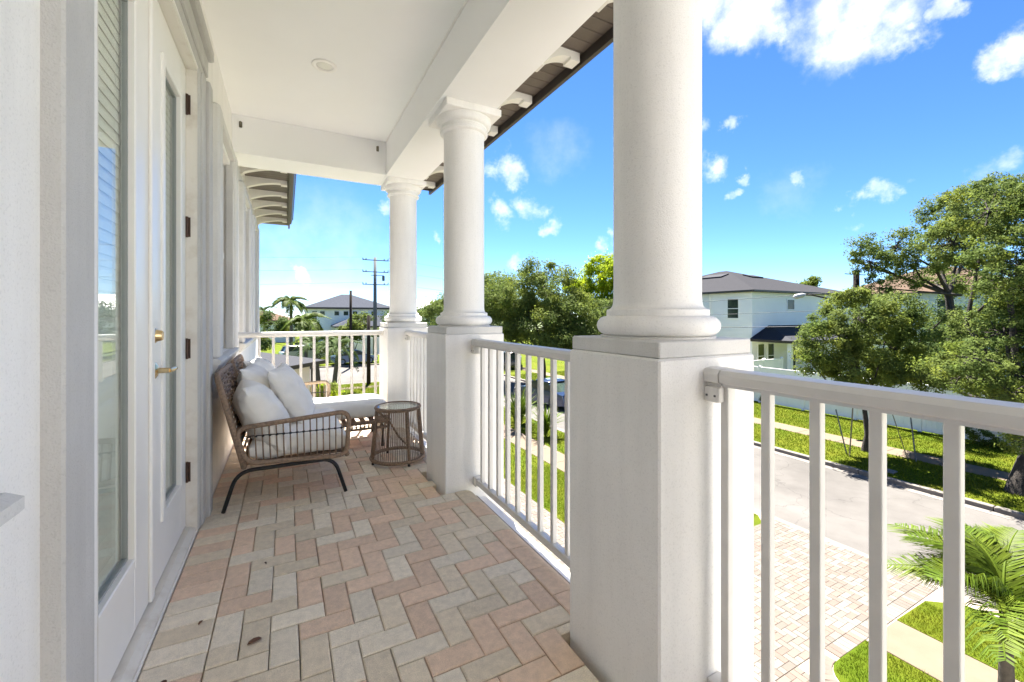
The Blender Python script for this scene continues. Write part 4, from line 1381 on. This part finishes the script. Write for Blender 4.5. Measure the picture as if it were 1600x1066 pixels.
def palm(label, base, trunk_h, r, L, nf, lm, seed, leaflet=.5, n=26, group=None, shaft=.45, wid=.03, lean=(0, 0), tilt=(-.15, .95), arches=(.75, .95, 1.15)):
    rg = random.Random(seed)
    t = thing('palm_tree', label, 'palm tree', base, group)
    top = Vector((base[0] + lean[0], base[1] + lean[1], base[2] + trunk_h))
    b0 = Vector(base)
    tr = MB(); k = 14
    tr.tube([b0.lerp(top, i / k) for i in range(k + 1)], [r * (1.25 - .35 * i / k) * (1.0 if i % 2 else 1.05) for i in range(k + 1)], 12)
    tr.build('trunk', M['palm_trunk'], t, smooth=True)
    cs = top + Vector((0, 0, shaft))
    MB().tube([top - Vector((0, 0, .01)), top + Vector((0, 0, shaft * .3)), top + Vector((0, 0, shaft * .7)), cs], [r * .92, r * 1.05, r * .75, r * .4], 12).build('crownshaft', M['palm_shaft'], t, smooth=True)
    meshes = [frond_mesh(L, n, leaflet, lm, seed * 10 + q, arch=a_, wid=wid) for q, a_ in enumerate(arches)]
    for i in range(nf):
        o = inst('frond', meshes[i % 3], t, tuple(cs - Vector((0, 0, shaft * .12))))
        up = tilt[0] + (tilt[1] - tilt[0]) * ((i * .618) % 1)
        az = i * 2.39996 + rg.uniform(-.2, .2)
        o.rotation_mode = 'XYZ'
        o.rotation_euler = (rg.uniform(-.25, .25), -up, az)
        s = rg.uniform(.85, 1.1); o.scale = (s, s, s)
    return t


palm('small bright palm beside the near pavement at the lower right', (7.50, 1.72, GZ), 1.12, .066, 1.22, 19, 'palm_leaf', 3, leaflet=.48, n=40, wid=.020, shaft=.42, tilt=(.05, 1.2), arches=(.6, .75, .9))
palm('dark palm behind the fence under the right oaks', pxw(1515, 690, 23)[:2] + (GZ,), 2.3, .12, 2.6, 11, 'palm_dark', 4, leaflet=.85, n=22, wid=.05)
palm('tall palm left of the grey-roofed house', pxw(455, 570, 52)[:2] + (GZ,), 5.7, .17, 2.2, 18, 'palm_leaf', 5, leaflet=.8, n=22, wid=.13, shaft=1.0, group='palms beyond the end railing')
palm('bushy palm in front of the grey-roofed house', pxw(478, 585, 44)[:2] + (GZ,), 3.6, .15, 2.2, 18, 'palm_leaf', 6, leaflet=.8, n=22, wid=.13, shaft=.8, group='palms beyond the end railing')
palm('young palm on the corner lawn seen through the end railing', (2.76, 30.5, GZ), 2.4, .13, 1.7, 10, 'palm_dark', 7, leaflet=.6, n=18, wid=.06, group='palms beyond the end railing', lean=(.25, 0))
palm('second young palm on the corner lawn, next to the garage roof', (2.0, 32.4, GZ), 2.6, .13, 1.7, 10, 'palm_dark', 8, leaflet=.6, n=18, wid=.06, group='palms beyond the end railing', lean=(-.2, 0))
palm('distant small palm at the wall edge, far left', pxw(413, 560, 75)[:2] + (GZ,), 5.0, .18, 2.6, 10, 'palm_dark', 9, leaflet=.8, n=14, wid=.12, shaft=.8, group='palms beyond the end railing')
tree('bush', 'round green tree beside the wooden pole through the end railing', pxw(562, 560, 46)[:2] + (GZ,), [blob(562, 503, 46, 22, 14, 1), blob(548, 520, 46, 26, 12, 1), blob(520, 535, 48, 30, 14, 1)], .14, 8000, .26, ('oak_leaf', 'lime_leaf'), 31, cat='tree', clump=.7)
tree('bush', 'low hedge bushes in front of the grey-roofed house', pxw(470, 565, 55)[:2] + (GZ,), [blob(425, 505, 55, 26, 18, 1), blob(450, 512, 55, 26, 18, 1), blob(485, 515, 55, 20, 14, 1), blob(500, 545, 54, 30, 12, 1), blob(415, 535, 40, 10, 14, .6)], .12, 8000, .28, ('dark_leaf', 'lime_leaf'), 32, cat='bush', clump=.8)
tree('bush', 'green shrub row by the light blue car', pxw(560, 575, 60)[:2] + (GZ,), [blob(525, 540, 60, 16, 12, 1), blob(565, 545, 60, 24, 10, 1), blob(590, 530, 60, 20, 16, 1)], .12, 5000, .3, 'oak_leaf', 33, cat='bush', clump=.8)
tree('flowering_shrub', 'yellow-leaved shrub below the far sofa arm, by the garage wall', (1.7, 24.6, GZ), [(1.7, 24.6, -3.1, .9, .8, .8), (2.3, 25.2, -3.3, .7, .7, .6)], .04, 5000, .16, ('lime_leaf', 'yellow_leaf'), 34, cat='shrub', clump=.4)


def strap_plant(label, x, y, h, n, seed, group):
    """clump of long arching strap leaves"""
    rg = random.Random(seed)
    t = thing('strap_leaf_plant', label, 'plant', (x, y, GZ), group)
    b = MB()
    for i in range(n):
        a_ = rg.uniform(0, 2 * math.pi); l = h * rg.uniform(.7, 1.15); sp = rg.uniform(.25, .9)
        d = Vector((math.cos(a_), math.sin(a_), 0)); s = Vector((-math.sin(a_), math.cos(a_), 0)) * .03
        pts = [Vector((x, y, GZ)) + d * (l * sp * t_ ** 1.4) + Vector((0, 0, l * (1.25 * t_ - .75 * sp * t_ * t_))) for t_ in (0, .3, .6, .85, 1.0)]
        i0 = len(b.v)
        for k, p in enumerate(pts):
            w = s * (.6, 1.0, .9, .55, .05)[k]; b.v += [tuple(p - w), tuple(p + w)]
        for k in range(4): b.f.append((i0 + 2 * k, i0 + 2 * k + 1, i0 + 2 * k + 3, i0 + 2 * k + 2)); b.m.append(0)
    tag(b.build('leaf_clump', M['palm_leaf'], t), kind='stuff')
    return t


for k, (x, y, h, lab) in enumerate([(9.1, 16.6, 1.7, 'tallest strap-leaved plant beside the near pavement'), (9.5, 15.0, 1.25, 'strap-leaved plant nearest to us beside the near pavement'), (9.6, 17.4, 1.3, 'strap-leaved plant at the back of its clump by the pavement')]):
    strap_plant(lab, x, y, h, 110, 40 + k, 'strap-leaved plants by the pavement')

# ------------------------------------------------------------------ buildings
def hip_roof(b, x0, x1, y0, y1, z, rise, over, m=0, thick=.12):
    X0, X1, Y0, Y1 = x0 - over, x1 + over, y0 - over, y1 + over
    w, d = X1 - X0, Y1 - Y0
    if w > d:
        r0, r1 = ((X0 + d / 2), (Y0 + Y1) / 2), ((X1 - d / 2), (Y0 + Y1) / 2)
    else:
        r0, r1 = ((X0 + X1) / 2, Y0 + w / 2), ((X0 + X1) / 2, Y1 - w / 2)
    i = len(b.v)
    b.v += [(X0, Y0, z), (X1, Y0, z), (X1, Y1, z), (X0, Y1, z), (*r0, z + rise), (*r1, z + rise), (X0, Y0, z - thick), (X1, Y0, z - thick), (X1, Y1, z - thick), (X0, Y1, z - thick)]
    if w > d: fs = [(0, 1, 5, 4), (1, 2, 5), (2, 3, 4, 5), (3, 0, 4)]
    else: fs = [(0, 1, 4), (1, 2, 5, 4), (2, 3, 5), (3, 0, 4, 5)]
    for f in fs: b.f.append(tuple(i + q for q in f)); b.m.append(m)
    for f in ((0, 6, 7, 1), (1, 7, 8, 2), (2, 8, 9, 3), (3, 9, 6, 0), (9, 8, 7, 6)): b.f.append(tuple(i + q for q in f)); b.m.append(1)


def win_on(parent, face, a0, a1, z0, z1, at, split=True, frame='siding'):
    """window on a wall: face 'x' (normal -X at x=at, a along y) or 'y' (normal -Y at y=at, a along x)"""
    t = .07
    def bx(b, u0, u1, w0, w1, d0, d1):
        if face == 'x': b.box(at - d1, at - d0, u0, u1, w0, w1)
        else: b.box(u0, u1, at - d1, at - d0, w0, w1)
    f = MB()
    bx(f, a0 - t, a0, z0 - t, z1 + t, .0, .05); bx(f, a1, a1 + t, z0 - t, z1 + t, .0, .05)
    bx(f, a0, a1, z1, z1 + t, .0, .05); bx(f, a0, a1, z0 - t, z0, .0, .055)
    if split: bx(f, a0, a1, (z0 + z1) / 2 - .025, (z0 + z1) / 2 + .025, .0, .045)
    w_ = f.build('window', M[frame], parent)
    p = MB(); bx(p, a0, a1, z0, z1, .002, .02); p.build('pane', M['window_dark'], w_)


# white two-storey house across the street
wh = thing('white_house', 'white lap-sided two-storey house with grey shingle roof across the street', 'house', (38, 27, GZ))
HX0, HX1, HY0, HY1, HE = 30.9, 45.2, 19.9, 35.0, 3.02
sd = MB(); z = GZ
bs = .19
while z < HE - .02:
    z1 = min(z + bs, HE)
    # every board tapers: proud at the bottom
    for (o0, o1) in ((.036, .003),):
        A, B_ = [(HX0 - o0, HY0 - o0, z), (HX1 + o0, HY0 - o0, z), (HX1 + o0, HY1 + o0, z), (HX0 - o0, HY1 + o0, z)], [(HX0 - o1, HY0 - o1, z1), (HX1 + o1, HY0 - o1, z1), (HX1 + o1, HY1 + o1, z1), (HX0 - o1, HY1 + o1, z1)]
        for i in range(4):
            jn = (i + 1) % 4; sd.quad(A[i], A[jn], B_[jn], B_[i])
            C_ = [(HX0, HY0), (HX1, HY0), (HX1, HY1), (HX0, HY1)]
            sd.quad((*C_[i], z), (*C_[jn], z), A[jn], A[i])
    z = z1
sd.build('wall', M['siding'], wh)
rf = MB(); hip_roof(rf, HX0, HX1, HY0, HY1, HE + .14, 2.45, .55); rf.build('roof', [M['shingle'], M['fascia']], wh)
cb = MB(); cb.box(HX0 - .05, HX0 + .09, HY0 - .05, HY0 + .09, GZ, HE); cb.build('corner_board', M['siding'], wh)
dp = MB().box(HX0 - .14, HX0 - .05, 23.4, 23.5, GZ, HE - .05); dp.build('downspout', M['siding'], wh)
win_on(wh, 'x', 20.95, 21.85, 1.05, 2.52, HX0 - .02)
win_on(wh, 'y', 35.4, 36.35, 1.75, 2.50, HY0 - .02, split=False)
win_on(wh, 'y', 43.0, 43.9, 1.15, 2.55, HY0 - .02)
def slope_z(d): return HE + .14 + d * 2.45 / 7.7
v = MB(); v.prism([(35.2, slope_z(4.85) - .03), (36.3, slope_z(5.95) - .03), (36.3, slope_z(5.95) + .10), (35.2, slope_z(4.85) + .13)], 'y', 25.6, 27.8); v.build('roof_vent', M['shingle_dark'], wh)
v = MB(); v.prism([(24.2, slope_z(4.85) - .03), (25.1, slope_z(5.75) - .03), (25.1, slope_z(5.75) + .10), (24.2, slope_z(4.85) + .13)], 'x', 37.6, 39.3); v.build('roof_vent', M['shingle_dark'], wh)
# porch on the near side
PX_0, PX_1, PY_0, PY_1, PE = 30.9, 41.5, 17.1, 19.85, -.52
pr = MB()
ov = .4
i = len(pr.v)
pr.v += [(PX_0 - ov, PY_0 - ov, PE), (PX_1 + ov, PY_0 - ov, PE), (PX_1 + ov, PY_1, PE), (PX_0 - ov, PY_1, PE), (PX_0 + 2.0, PY_1, PE + 1.0), (PX_1 - 2.0, PY_1, PE + 1.0)]
pr.f += [(0, 1, 5, 4), (0, 4, 3), (1, 2, 5), (3, 2, 1, 0)]; pr.m += [0, 0, 0, 1]
proof = pr.build('porch_roof', [M['shingle_dark'], M['siding']], wh)
MB().box(PX_0 - ov - .03, PX_1 + ov + .03, PY_0 - ov - .03, PY_0 - ov, PE - .16, PE + .02).build('fascia', M['fascia'], proof)
MB().box(PX_0 - ov - .03, PX_0 - ov, PY_0 - ov + .001, PY_1, PE - .16, PE + .02).build('fascia', M['fascia'], proof)
for (x, y) in ((31.0, 17.2), (34.5, 17.2), (38.0, 17.2), (41.2, 17.2)):
    MB().bbox(x - .13, x + .13, y - .13, y + .13, GZ, PE - .001, .01).build('porch_post', M['siding'], wh)
MB().box(PX_0, PX_1, PY_0, PY_1, GZ, GZ + .35).build('porch_floor', M['concrete'], wh)
win_on(wh, 'y', 31.6, 32.35, -2.75, -.95, HY0 - .02); win_on(wh, 'y', 32.85, 33.6, -2.75, -.95, HY0 - .02)
dr = MB().box(35.6, 36.5, HY0 - .06, HY0 - .024, GZ + .36, -1.3); dr.build('door', M['window_dark'], wh)

# tan-roofed pale blue house behind the trees
th_ = thing('tan_roof_house', 'pale blue house with tan shingle roof behind the right trees', 'house', (62, 18, GZ))
MB().box(52, 72, 12, 24, GZ, 3.3).build('wall', M['blue_wall'], th_)
rf = MB(); hip_roof(rf, 52, 72, 12, 24, 3.4, 3.0, .6); rf.build('roof', [M['roof_brown'], M['fascia']], th_)
win_on(th_, 'x', 19.5, 20.6, 1.2, 2.6, 52 - .01); win_on(th_, 'x', 15.0, 16.1, 1.2, 2.6, 52 - .01)

# grey-roofed white house beyond the side road
gh = thing('grey_roof_house', 'white house with blue-grey hipped roofs beyond the side road', 'house', (10, 86, GZ))
MB().box(3.2, 16.8, 80, 92, GZ, 2.55).build('wall', M['white_wall'], gh)
rf = MB(); hip_roof(rf, 3.2, 16.8, 80, 92, 2.70, 2.55, .8, thick=.3); rf.build('roof', [M['roof_slate'], M['fascia']], gh)
for x in (5.1, 7.4, 8.9, 10.4, 13.6): win_on(gh, 'y', x, x + .75, 1.3, 2.0, 80 - .01, split=False, frame='white_wall')
win_on(gh, 'y', 3.9, 4.6, -.2, 2.0, 80 - .01, frame='white_wall')
wing = MB().box(7.5, 18.5, 73.5, 79.9, GZ, -.55); wing.build('wing', M['white_wall'], gh)
rf = MB(); hip_roof(rf, 7.5, 18.5, 73.5, 79.9, -.45, 1.75, .7, thick=.25); rf.build('wing_roof', [M['roof_slate'], M['fascia']], gh)
for x in (9.0, 12.5, 15.5): win_on(gh, 'y', x, x + 1.2, -2.6, -1.2, 73.5 - .01, frame='white_wall')
fh = thing('white_roof_house', 'distant house with white roof peeping between the two far columns', 'house', (34, 118, GZ))
MB().box(24, 44, 112, 124, GZ, 2.2).build('wall', M['white_wall'], fh)
rf = MB(); hip_roof(rf, 24, 44, 112, 124, 2.5, 3.2, .8, thick=.5); rf.build('roof', [M['roof_white'], M['shingle_dark']], fh)
oh = thing('orange_roof_house', 'low house with orange-tan roof at the far left, behind the palms', 'house', (-4, 96, GZ))
MB().box(-12, 1.5, 92, 102, GZ, .3).build('wall', M['white_wall'], oh)
rf = MB(); hip_roof(rf, -12, 1.5, 92, 102, .4, 1.8, .6, thick=.3); rf.build('roof', [M['roof_brown'], M['fascia']], oh)

# neighbour's garage wing with dark shingle roof, turned to the street corner
A_, B__ = Vector((-.63, 20.0, 0)), Vector((1.75, 23.2, 0))
u = (B__ - A_).normalized(); ang = math.atan2(u.y, u.x)
gr = thing('garage', 'cream garage wing with dark grey shingle roof below the end railing', 'garage', (A_.x, A_.y, GZ), rz=ang, local=True)
Lg = (B__ - A_).length
ez = -.98 - GZ
gb = MB().box(-9, Lg - .55, .5, 9, 0, ez - .06); gb.build('wall', M['cream_wall'], gr)
rf = MB(); i = 0
rf.v += [(-9, 0, ez), (Lg, 0, ez), (Lg, 9.4, ez), (-9, 9.4, ez), (-9, 4.7, ez + 1.25), (Lg - 4.7, 4.7, ez + 1.25), (-9, 0, ez - .18), (Lg, 0, ez - .18), (Lg, 9.4, ez - .18), (-9, 9.4, ez - .18)]
rf.f += [(0, 1, 5, 4), (1, 2, 5), (2, 3, 4, 5), (3, 0, 4), (0, 6, 7, 1), (1, 7, 8, 2), (2, 8, 9, 3), (9, 8, 7, 6), (3, 9, 6, 0)]; rf.m += [0, 0, 0, 0, 1, 1, 1, 1, 1]
rf.build('roof', [M['shingle_dark'], M['fascia']], gr)
MB().tube([(Lg - .45, .42, ez - .1), (Lg - .5, .44, ez - .35), (Lg - .5, .44, .05)], .05, 8).build('downspout', M['fascia'], gr)
lt = MB().bbox(.55, .80, .26, .49, 1.55, 2.05, .02); lt.build('wall_lantern', M['steel'], gr)

# ------------------------------------------------------------------ white vinyl fence
def fence(label, pts, hgt):
    (x0, y0), (x1, y1) = pts
    f = thing('vinyl_fence', label, 'fence', (x0, y0, GZ), rz=math.atan2(y1 - y0, x1 - x0), local=True)
    Lf = math.hypot(x1 - x0, y1 - y0); n = max(1, round(Lf / 2.4)); st = Lf / n
    pm = MB().bbox(-.065, .065, -.065, .065, 0, hgt + .04, .008).mesh('post', M['vinyl'])
    cm_ = MB().prism([(-.085, 0), (.085, 0), (.0, .07)], 'y', -.085, .085).mesh('post_cap', M['vinyl'])
    nb = 14; bw = (st - .14) / nb
    bme = MB()
    for k in range(nb): bme.bbox(.07 + k * bw + .004, .07 + (k + 1) * bw - .004, -.016, .016, .05, hgt - .05, .005)
    bme = bme.mesh('board_panel', M['vinyl'])
    rme = MB().bbox(.066, st - .066, -.03, .03, 0, .12, .006).mesh('rail', M['vinyl'])
    for i in range(n + 1):
        o = inst('post', pm, f, (i * st, 0, 0)); c_ = inst('post_cap', cm_, o, (0, 0, hgt + .0405))
        if i < n:
            p = inst('panel', bme, f, (i * st, 0, 0)); inst('rail', rme, p, (0, 0, hgt - .10)); inst('rail', rme, p, (0, 0, .06))
    return f


fence('long white vinyl fence across the street behind the young tree', ((24.25, 17.5), (24.25, 1.0)), 2.05)
fence('short white vinyl fence returning towards the white house', ((24.35, 17.5), (30.5, 17.45)), 2.05)
fence('white vinyl fence far beyond the side road behind the wooden post', ((6.0, 58.0), (13.5, 57.0)), 2.2)

# ------------------------------------------------------------------ poles and wires
lp = thing('street_lamp_pole', 'wooden utility pole with a street lamp arm beside the white house', 'street lamp', pxw(1338, 700, 20.9)[:2] + (GZ,))
px_, py_ = pxw(1338, 700, 20.9)[:2]
MB().tube([(px_, py_, GZ - .2), (px_, py_, 3.45)], [.17, .125], 12).build('pole', M['wood_pole'], lp, smooth=True)
e0 = Vector(pxw(1337, 483, 20.9)); e1 = Vector(pxw(1300, 468, 20.6)); e2 = Vector(pxw(1268, 461, 20.4)); e3 = Vector(pxw(1256, 461, 20.3))
MB().tube([e0, e1, e2, e3], [.045, .04, .035, .03], 8).build('lamp_arm', M['wood_pole'], lp, smooth=True)
dd = (Vector(pxw(1243, 464, 20.2)) - e3).normalized()
MB().tube([e3 - dd * .1, e3 + dd * .1, e3 + dd * .45, e3 + dd * .6], [.04, .11, .12, .04], 10).build('lamp_head', M['lamp_metal'], lp, smooth=True)
MB().tube([pxw(1320, 428, 20.9), pxw(1352, 430, 20.9)], .02, 6).build('cross_arm', M['wood_pole'], lp)
tp = thing('power_pole', 'tall grey power pole with three cross arms left of the far column', 'pole', (9.38, 52.74, GZ))
MB().tube([(9.38, 52.74, GZ - .2), (9.38, 52.74, 8.2)], [.26, .17], 12).build('pole', M['grey_pole'], tp, smooth=True)
for z in (7.85, 6.45, 4.95):
    a_ = MB().bbox(9.38 - 1.45, 9.38 + 1.55, 52.55, 52.67, z - .05, z + .05, .01).build('cross_arm', M['grey_pole'], tp)
    for dx in (-1.4, -1.05, 1.05, 1.5):
        MB().lathe([(.03, 0), (.07, .04), (.04, .08), (.07, .12), (.03, .18)], (9.38 + dx, 52.61, z + .05), 8).build('insulator', M['grey_pole'], a_)
MB().lathe([(.1, -.35), (.16, -.3), (.16, .25), (.1, .3)], (9.38 + .95, 52.61, 5.75), 10).build('transformer', M['grey_pole'], tp)
MB().bbox(9.38 - .5, 9.38 + 1.0, 52.5, 52.56, 6.0, 6.08, .01).build('brace', M['grey_pole'], tp)
for (p, top, lab) in ((pxw(548, 600, 42), 3.7, 'weathered wooden pole in front of the grey-roofed house'), (pxw(576, 598, 31.4), 1.25, 'short dark wooden post on the corner lawn through the end railing')):
    tag(MB().tube([(p[0], p[1], GZ - .2), (p[0], p[1], top)], [.15, .12], 10).build('wooden_pole', M['wood_pole'], smooth=True), lab, 'pole')


def wire(label, a_, b__, sag, r=.012, group=None):
    A0, B0 = Vector(a_), Vector(b__)
    pts = [A0.lerp(B0, k / 24) - Vector((0, 0, sag * 4 * (k / 24) * (1 - k / 24))) for k in range(25)]
    return tag(MB().tube(pts, r, 5).build('power_line', M['wire']), label, 'wire', group)


wg = 'wires along the far side of the street'
wire('upper street wire crossing in front of the oaks', (px_, py_, 2.45), (24.5, 75, 2.9), .75, .013, wg)
wire('middle street wire crossing in front of the oaks', (px_, py_, 1.55), (24.5, 75, 1.9), .7, .013, wg)
wire('lowest and thickest street wire crossing in front of the oaks', (px_, py_, .75), (24.5, 75, .9), .75, .02, wg)
for k, z in enumerate((7.95, 6.5, 5.0)):
    wire(('top', 'middle', 'lowest')[k] + ' thin wire running left from the tall power pole', (9.38 - 1.4, 52.6, z + .2), (-60, 60, z + .6), 1.2, .014, 'wires of the tall pole')
    wire(('top', 'middle', 'lowest')[k] + ' thin wire running right from the tall power pole', (9.38 + 1.4, 52.6, z + .2), (60, 47, z - 1.5), 1.2, .014, 'wires of the tall pole')

# ------------------------------------------------------------------ parked cars
def car(label, loc, rz, paint, kind='sedan'):
    t = thing('parked_car', label, 'car', loc, 'parked cars', rz=rz, local=True)
    k = 1.0 if kind == 'sedan' else 1.18
    L, W = 4.6, .90
    low = [(-2.28, .30), (-2.30, .62), (-2.22, .86 * k), (-1.5, .93 * k), (-.9, .95 * k), (.9, .95 * k), (1.3, .93 * k), (2.05, .78 * k), (2.27, .62), (2.28, .32), (1.85, .22), (-1.85, .22)]
    if kind != 'sedan': cab = [(-2.15, .98), (-1.85, 1.62), (-.6, 1.70), (.45, 1.66), (1.2, .98 * 1.12)]
    else: cab = [(-1.9, .90), (-1.05, 1.36), (-.2, 1.44), (.35, 1.40), (1.28, .91)]
    def loft(pr, secs):
        b = MB(); n = len(pr)
        for (y, f, dz) in secs:
            cx = sum(p for p, q in pr) / n
            for p, q in pr: b.v.append((cx + (p - cx) * f, y, q + dz))
        for s in range(len(secs) - 1):
            for i in range(n):
                j = (i + 1) % n; b.f.append((s * n + i, s * n + n + i, s * n + n + j, s * n + j)); b.m.append(0)
        b.f.append(tuple(range(n))); b.f.append(tuple(reversed(range((len(secs) - 1) * n, len(secs) * n)))); b.m += [0, 0]
        return b
    body = loft(low, [(-W, .965, 0), (-W + .05, .99, .0), (-W + .2, 1, .01), (W - .2, 1, .01), (W - .05, .99, 0), (W, .965, 0)]).build('body', paint, t, angle=40)
    gl = loft(cab, [(-W + .06, .96, -.02), (-W + .22, .90, -.06), (W - .22, .90, -.06), (W - .06, .96, -.02)]).build('windows', M['window_dark'], t, angle=40)
    zr = max(q for p, q in cab)
    xa = cab[1][0] + .12; xb = cab[3][0] - .05
    MB().bbox(xa, xb, -W + .20, W - .20, zr - .085, zr - .005, .03).build('roof', paint, t, angle=40)
    for s in (-1, 1):
        y = s * (W - .12)
        for (p0, p1) in ((cab[0], cab[1]), (cab[3], cab[4])):
            MB().tube([(p0[0] * .97, s * (W - .05), p0[1] - .02), (p1[0] * .95, s * (W - .19), p1[1] - .045)], .045, 6).build('pillar', paint, t)
        MB().tube([(-.25, s * (W - .055), .93 * k), (-.28, s * (W - .19), zr - .06)], .04, 6).build('pillar', paint, t)
        for xw in (-1.42, 1.42):
            wb = MB(); n = 20
            def ring(r, yy): return [(xw + r * math.cos(2 * math.pi * i / n), yy, .33 + r * math.sin(2 * math.pi * i / n)) for i in range(n)]
            ys = (s * (W - .22), s * (W + .005))
            wb.v = ring(.33, ys[0]) + ring(.33, ys[1]) + ring(.21, ys[1])
            for i in range(n):
                j = (i + 1) % n; wb.f += [(i, j, n + j, n + i), (n + i, n + j, 2 * n + j, 2 * n + i)]
            wb.m = [0] * len(wb.f)
            wl = wb.build('wheel', M['tyre'], t, angle=40)
            rb2 = MB(); rb2.v = ring(.21, s * (W - .005)) + [(xw, s * (W - .03), .33)]
            rb2.f = [(i, (i + 1) % n, n) for i in range(n)]; rb2.m = [0] * n
            rb2.build('rim', M['rim'], wl)
        MB().bbox(2.12, 2.275, s * .62 - .16, s * .62 + .16, .60, .72, .02).build('headlight', M['lamp_glass'], t)
        MB().bbox(-2.30, -2.2, s * .62 - .16, s * .62 + .16, .66, .80, .02).build('tail_light', M['hinge'], t)
    return t


car('dark blue car parked on the street between the near columns', (13.6, 21.2, RZ), math.radians(98), M['car_blue'])
car('black car far down the street under the oaks', (19.6, 37.0, RZ), math.radians(60), M['car_black'], 'suv')
car('light blue car beyond the side road, through the end railing', (6.3, 47.6, GZ), math.radians(10), M['car_lightblue'])
car('white car parked left of the light blue car', (1.6, 54.0, GZ), math.radians(15), M['car_white'], 'suv')
# utility cover in the far verge and a mulch patch
tag(MB().bbox(17.0, 17.32, 6.3, 6.85, GZ - .02, GZ + .045, .01).build('utility_cover', M['grey_pole']), 'pale rectangular utility cover in the far verge', 'utility cover')
bpy.context.view_layer.update()
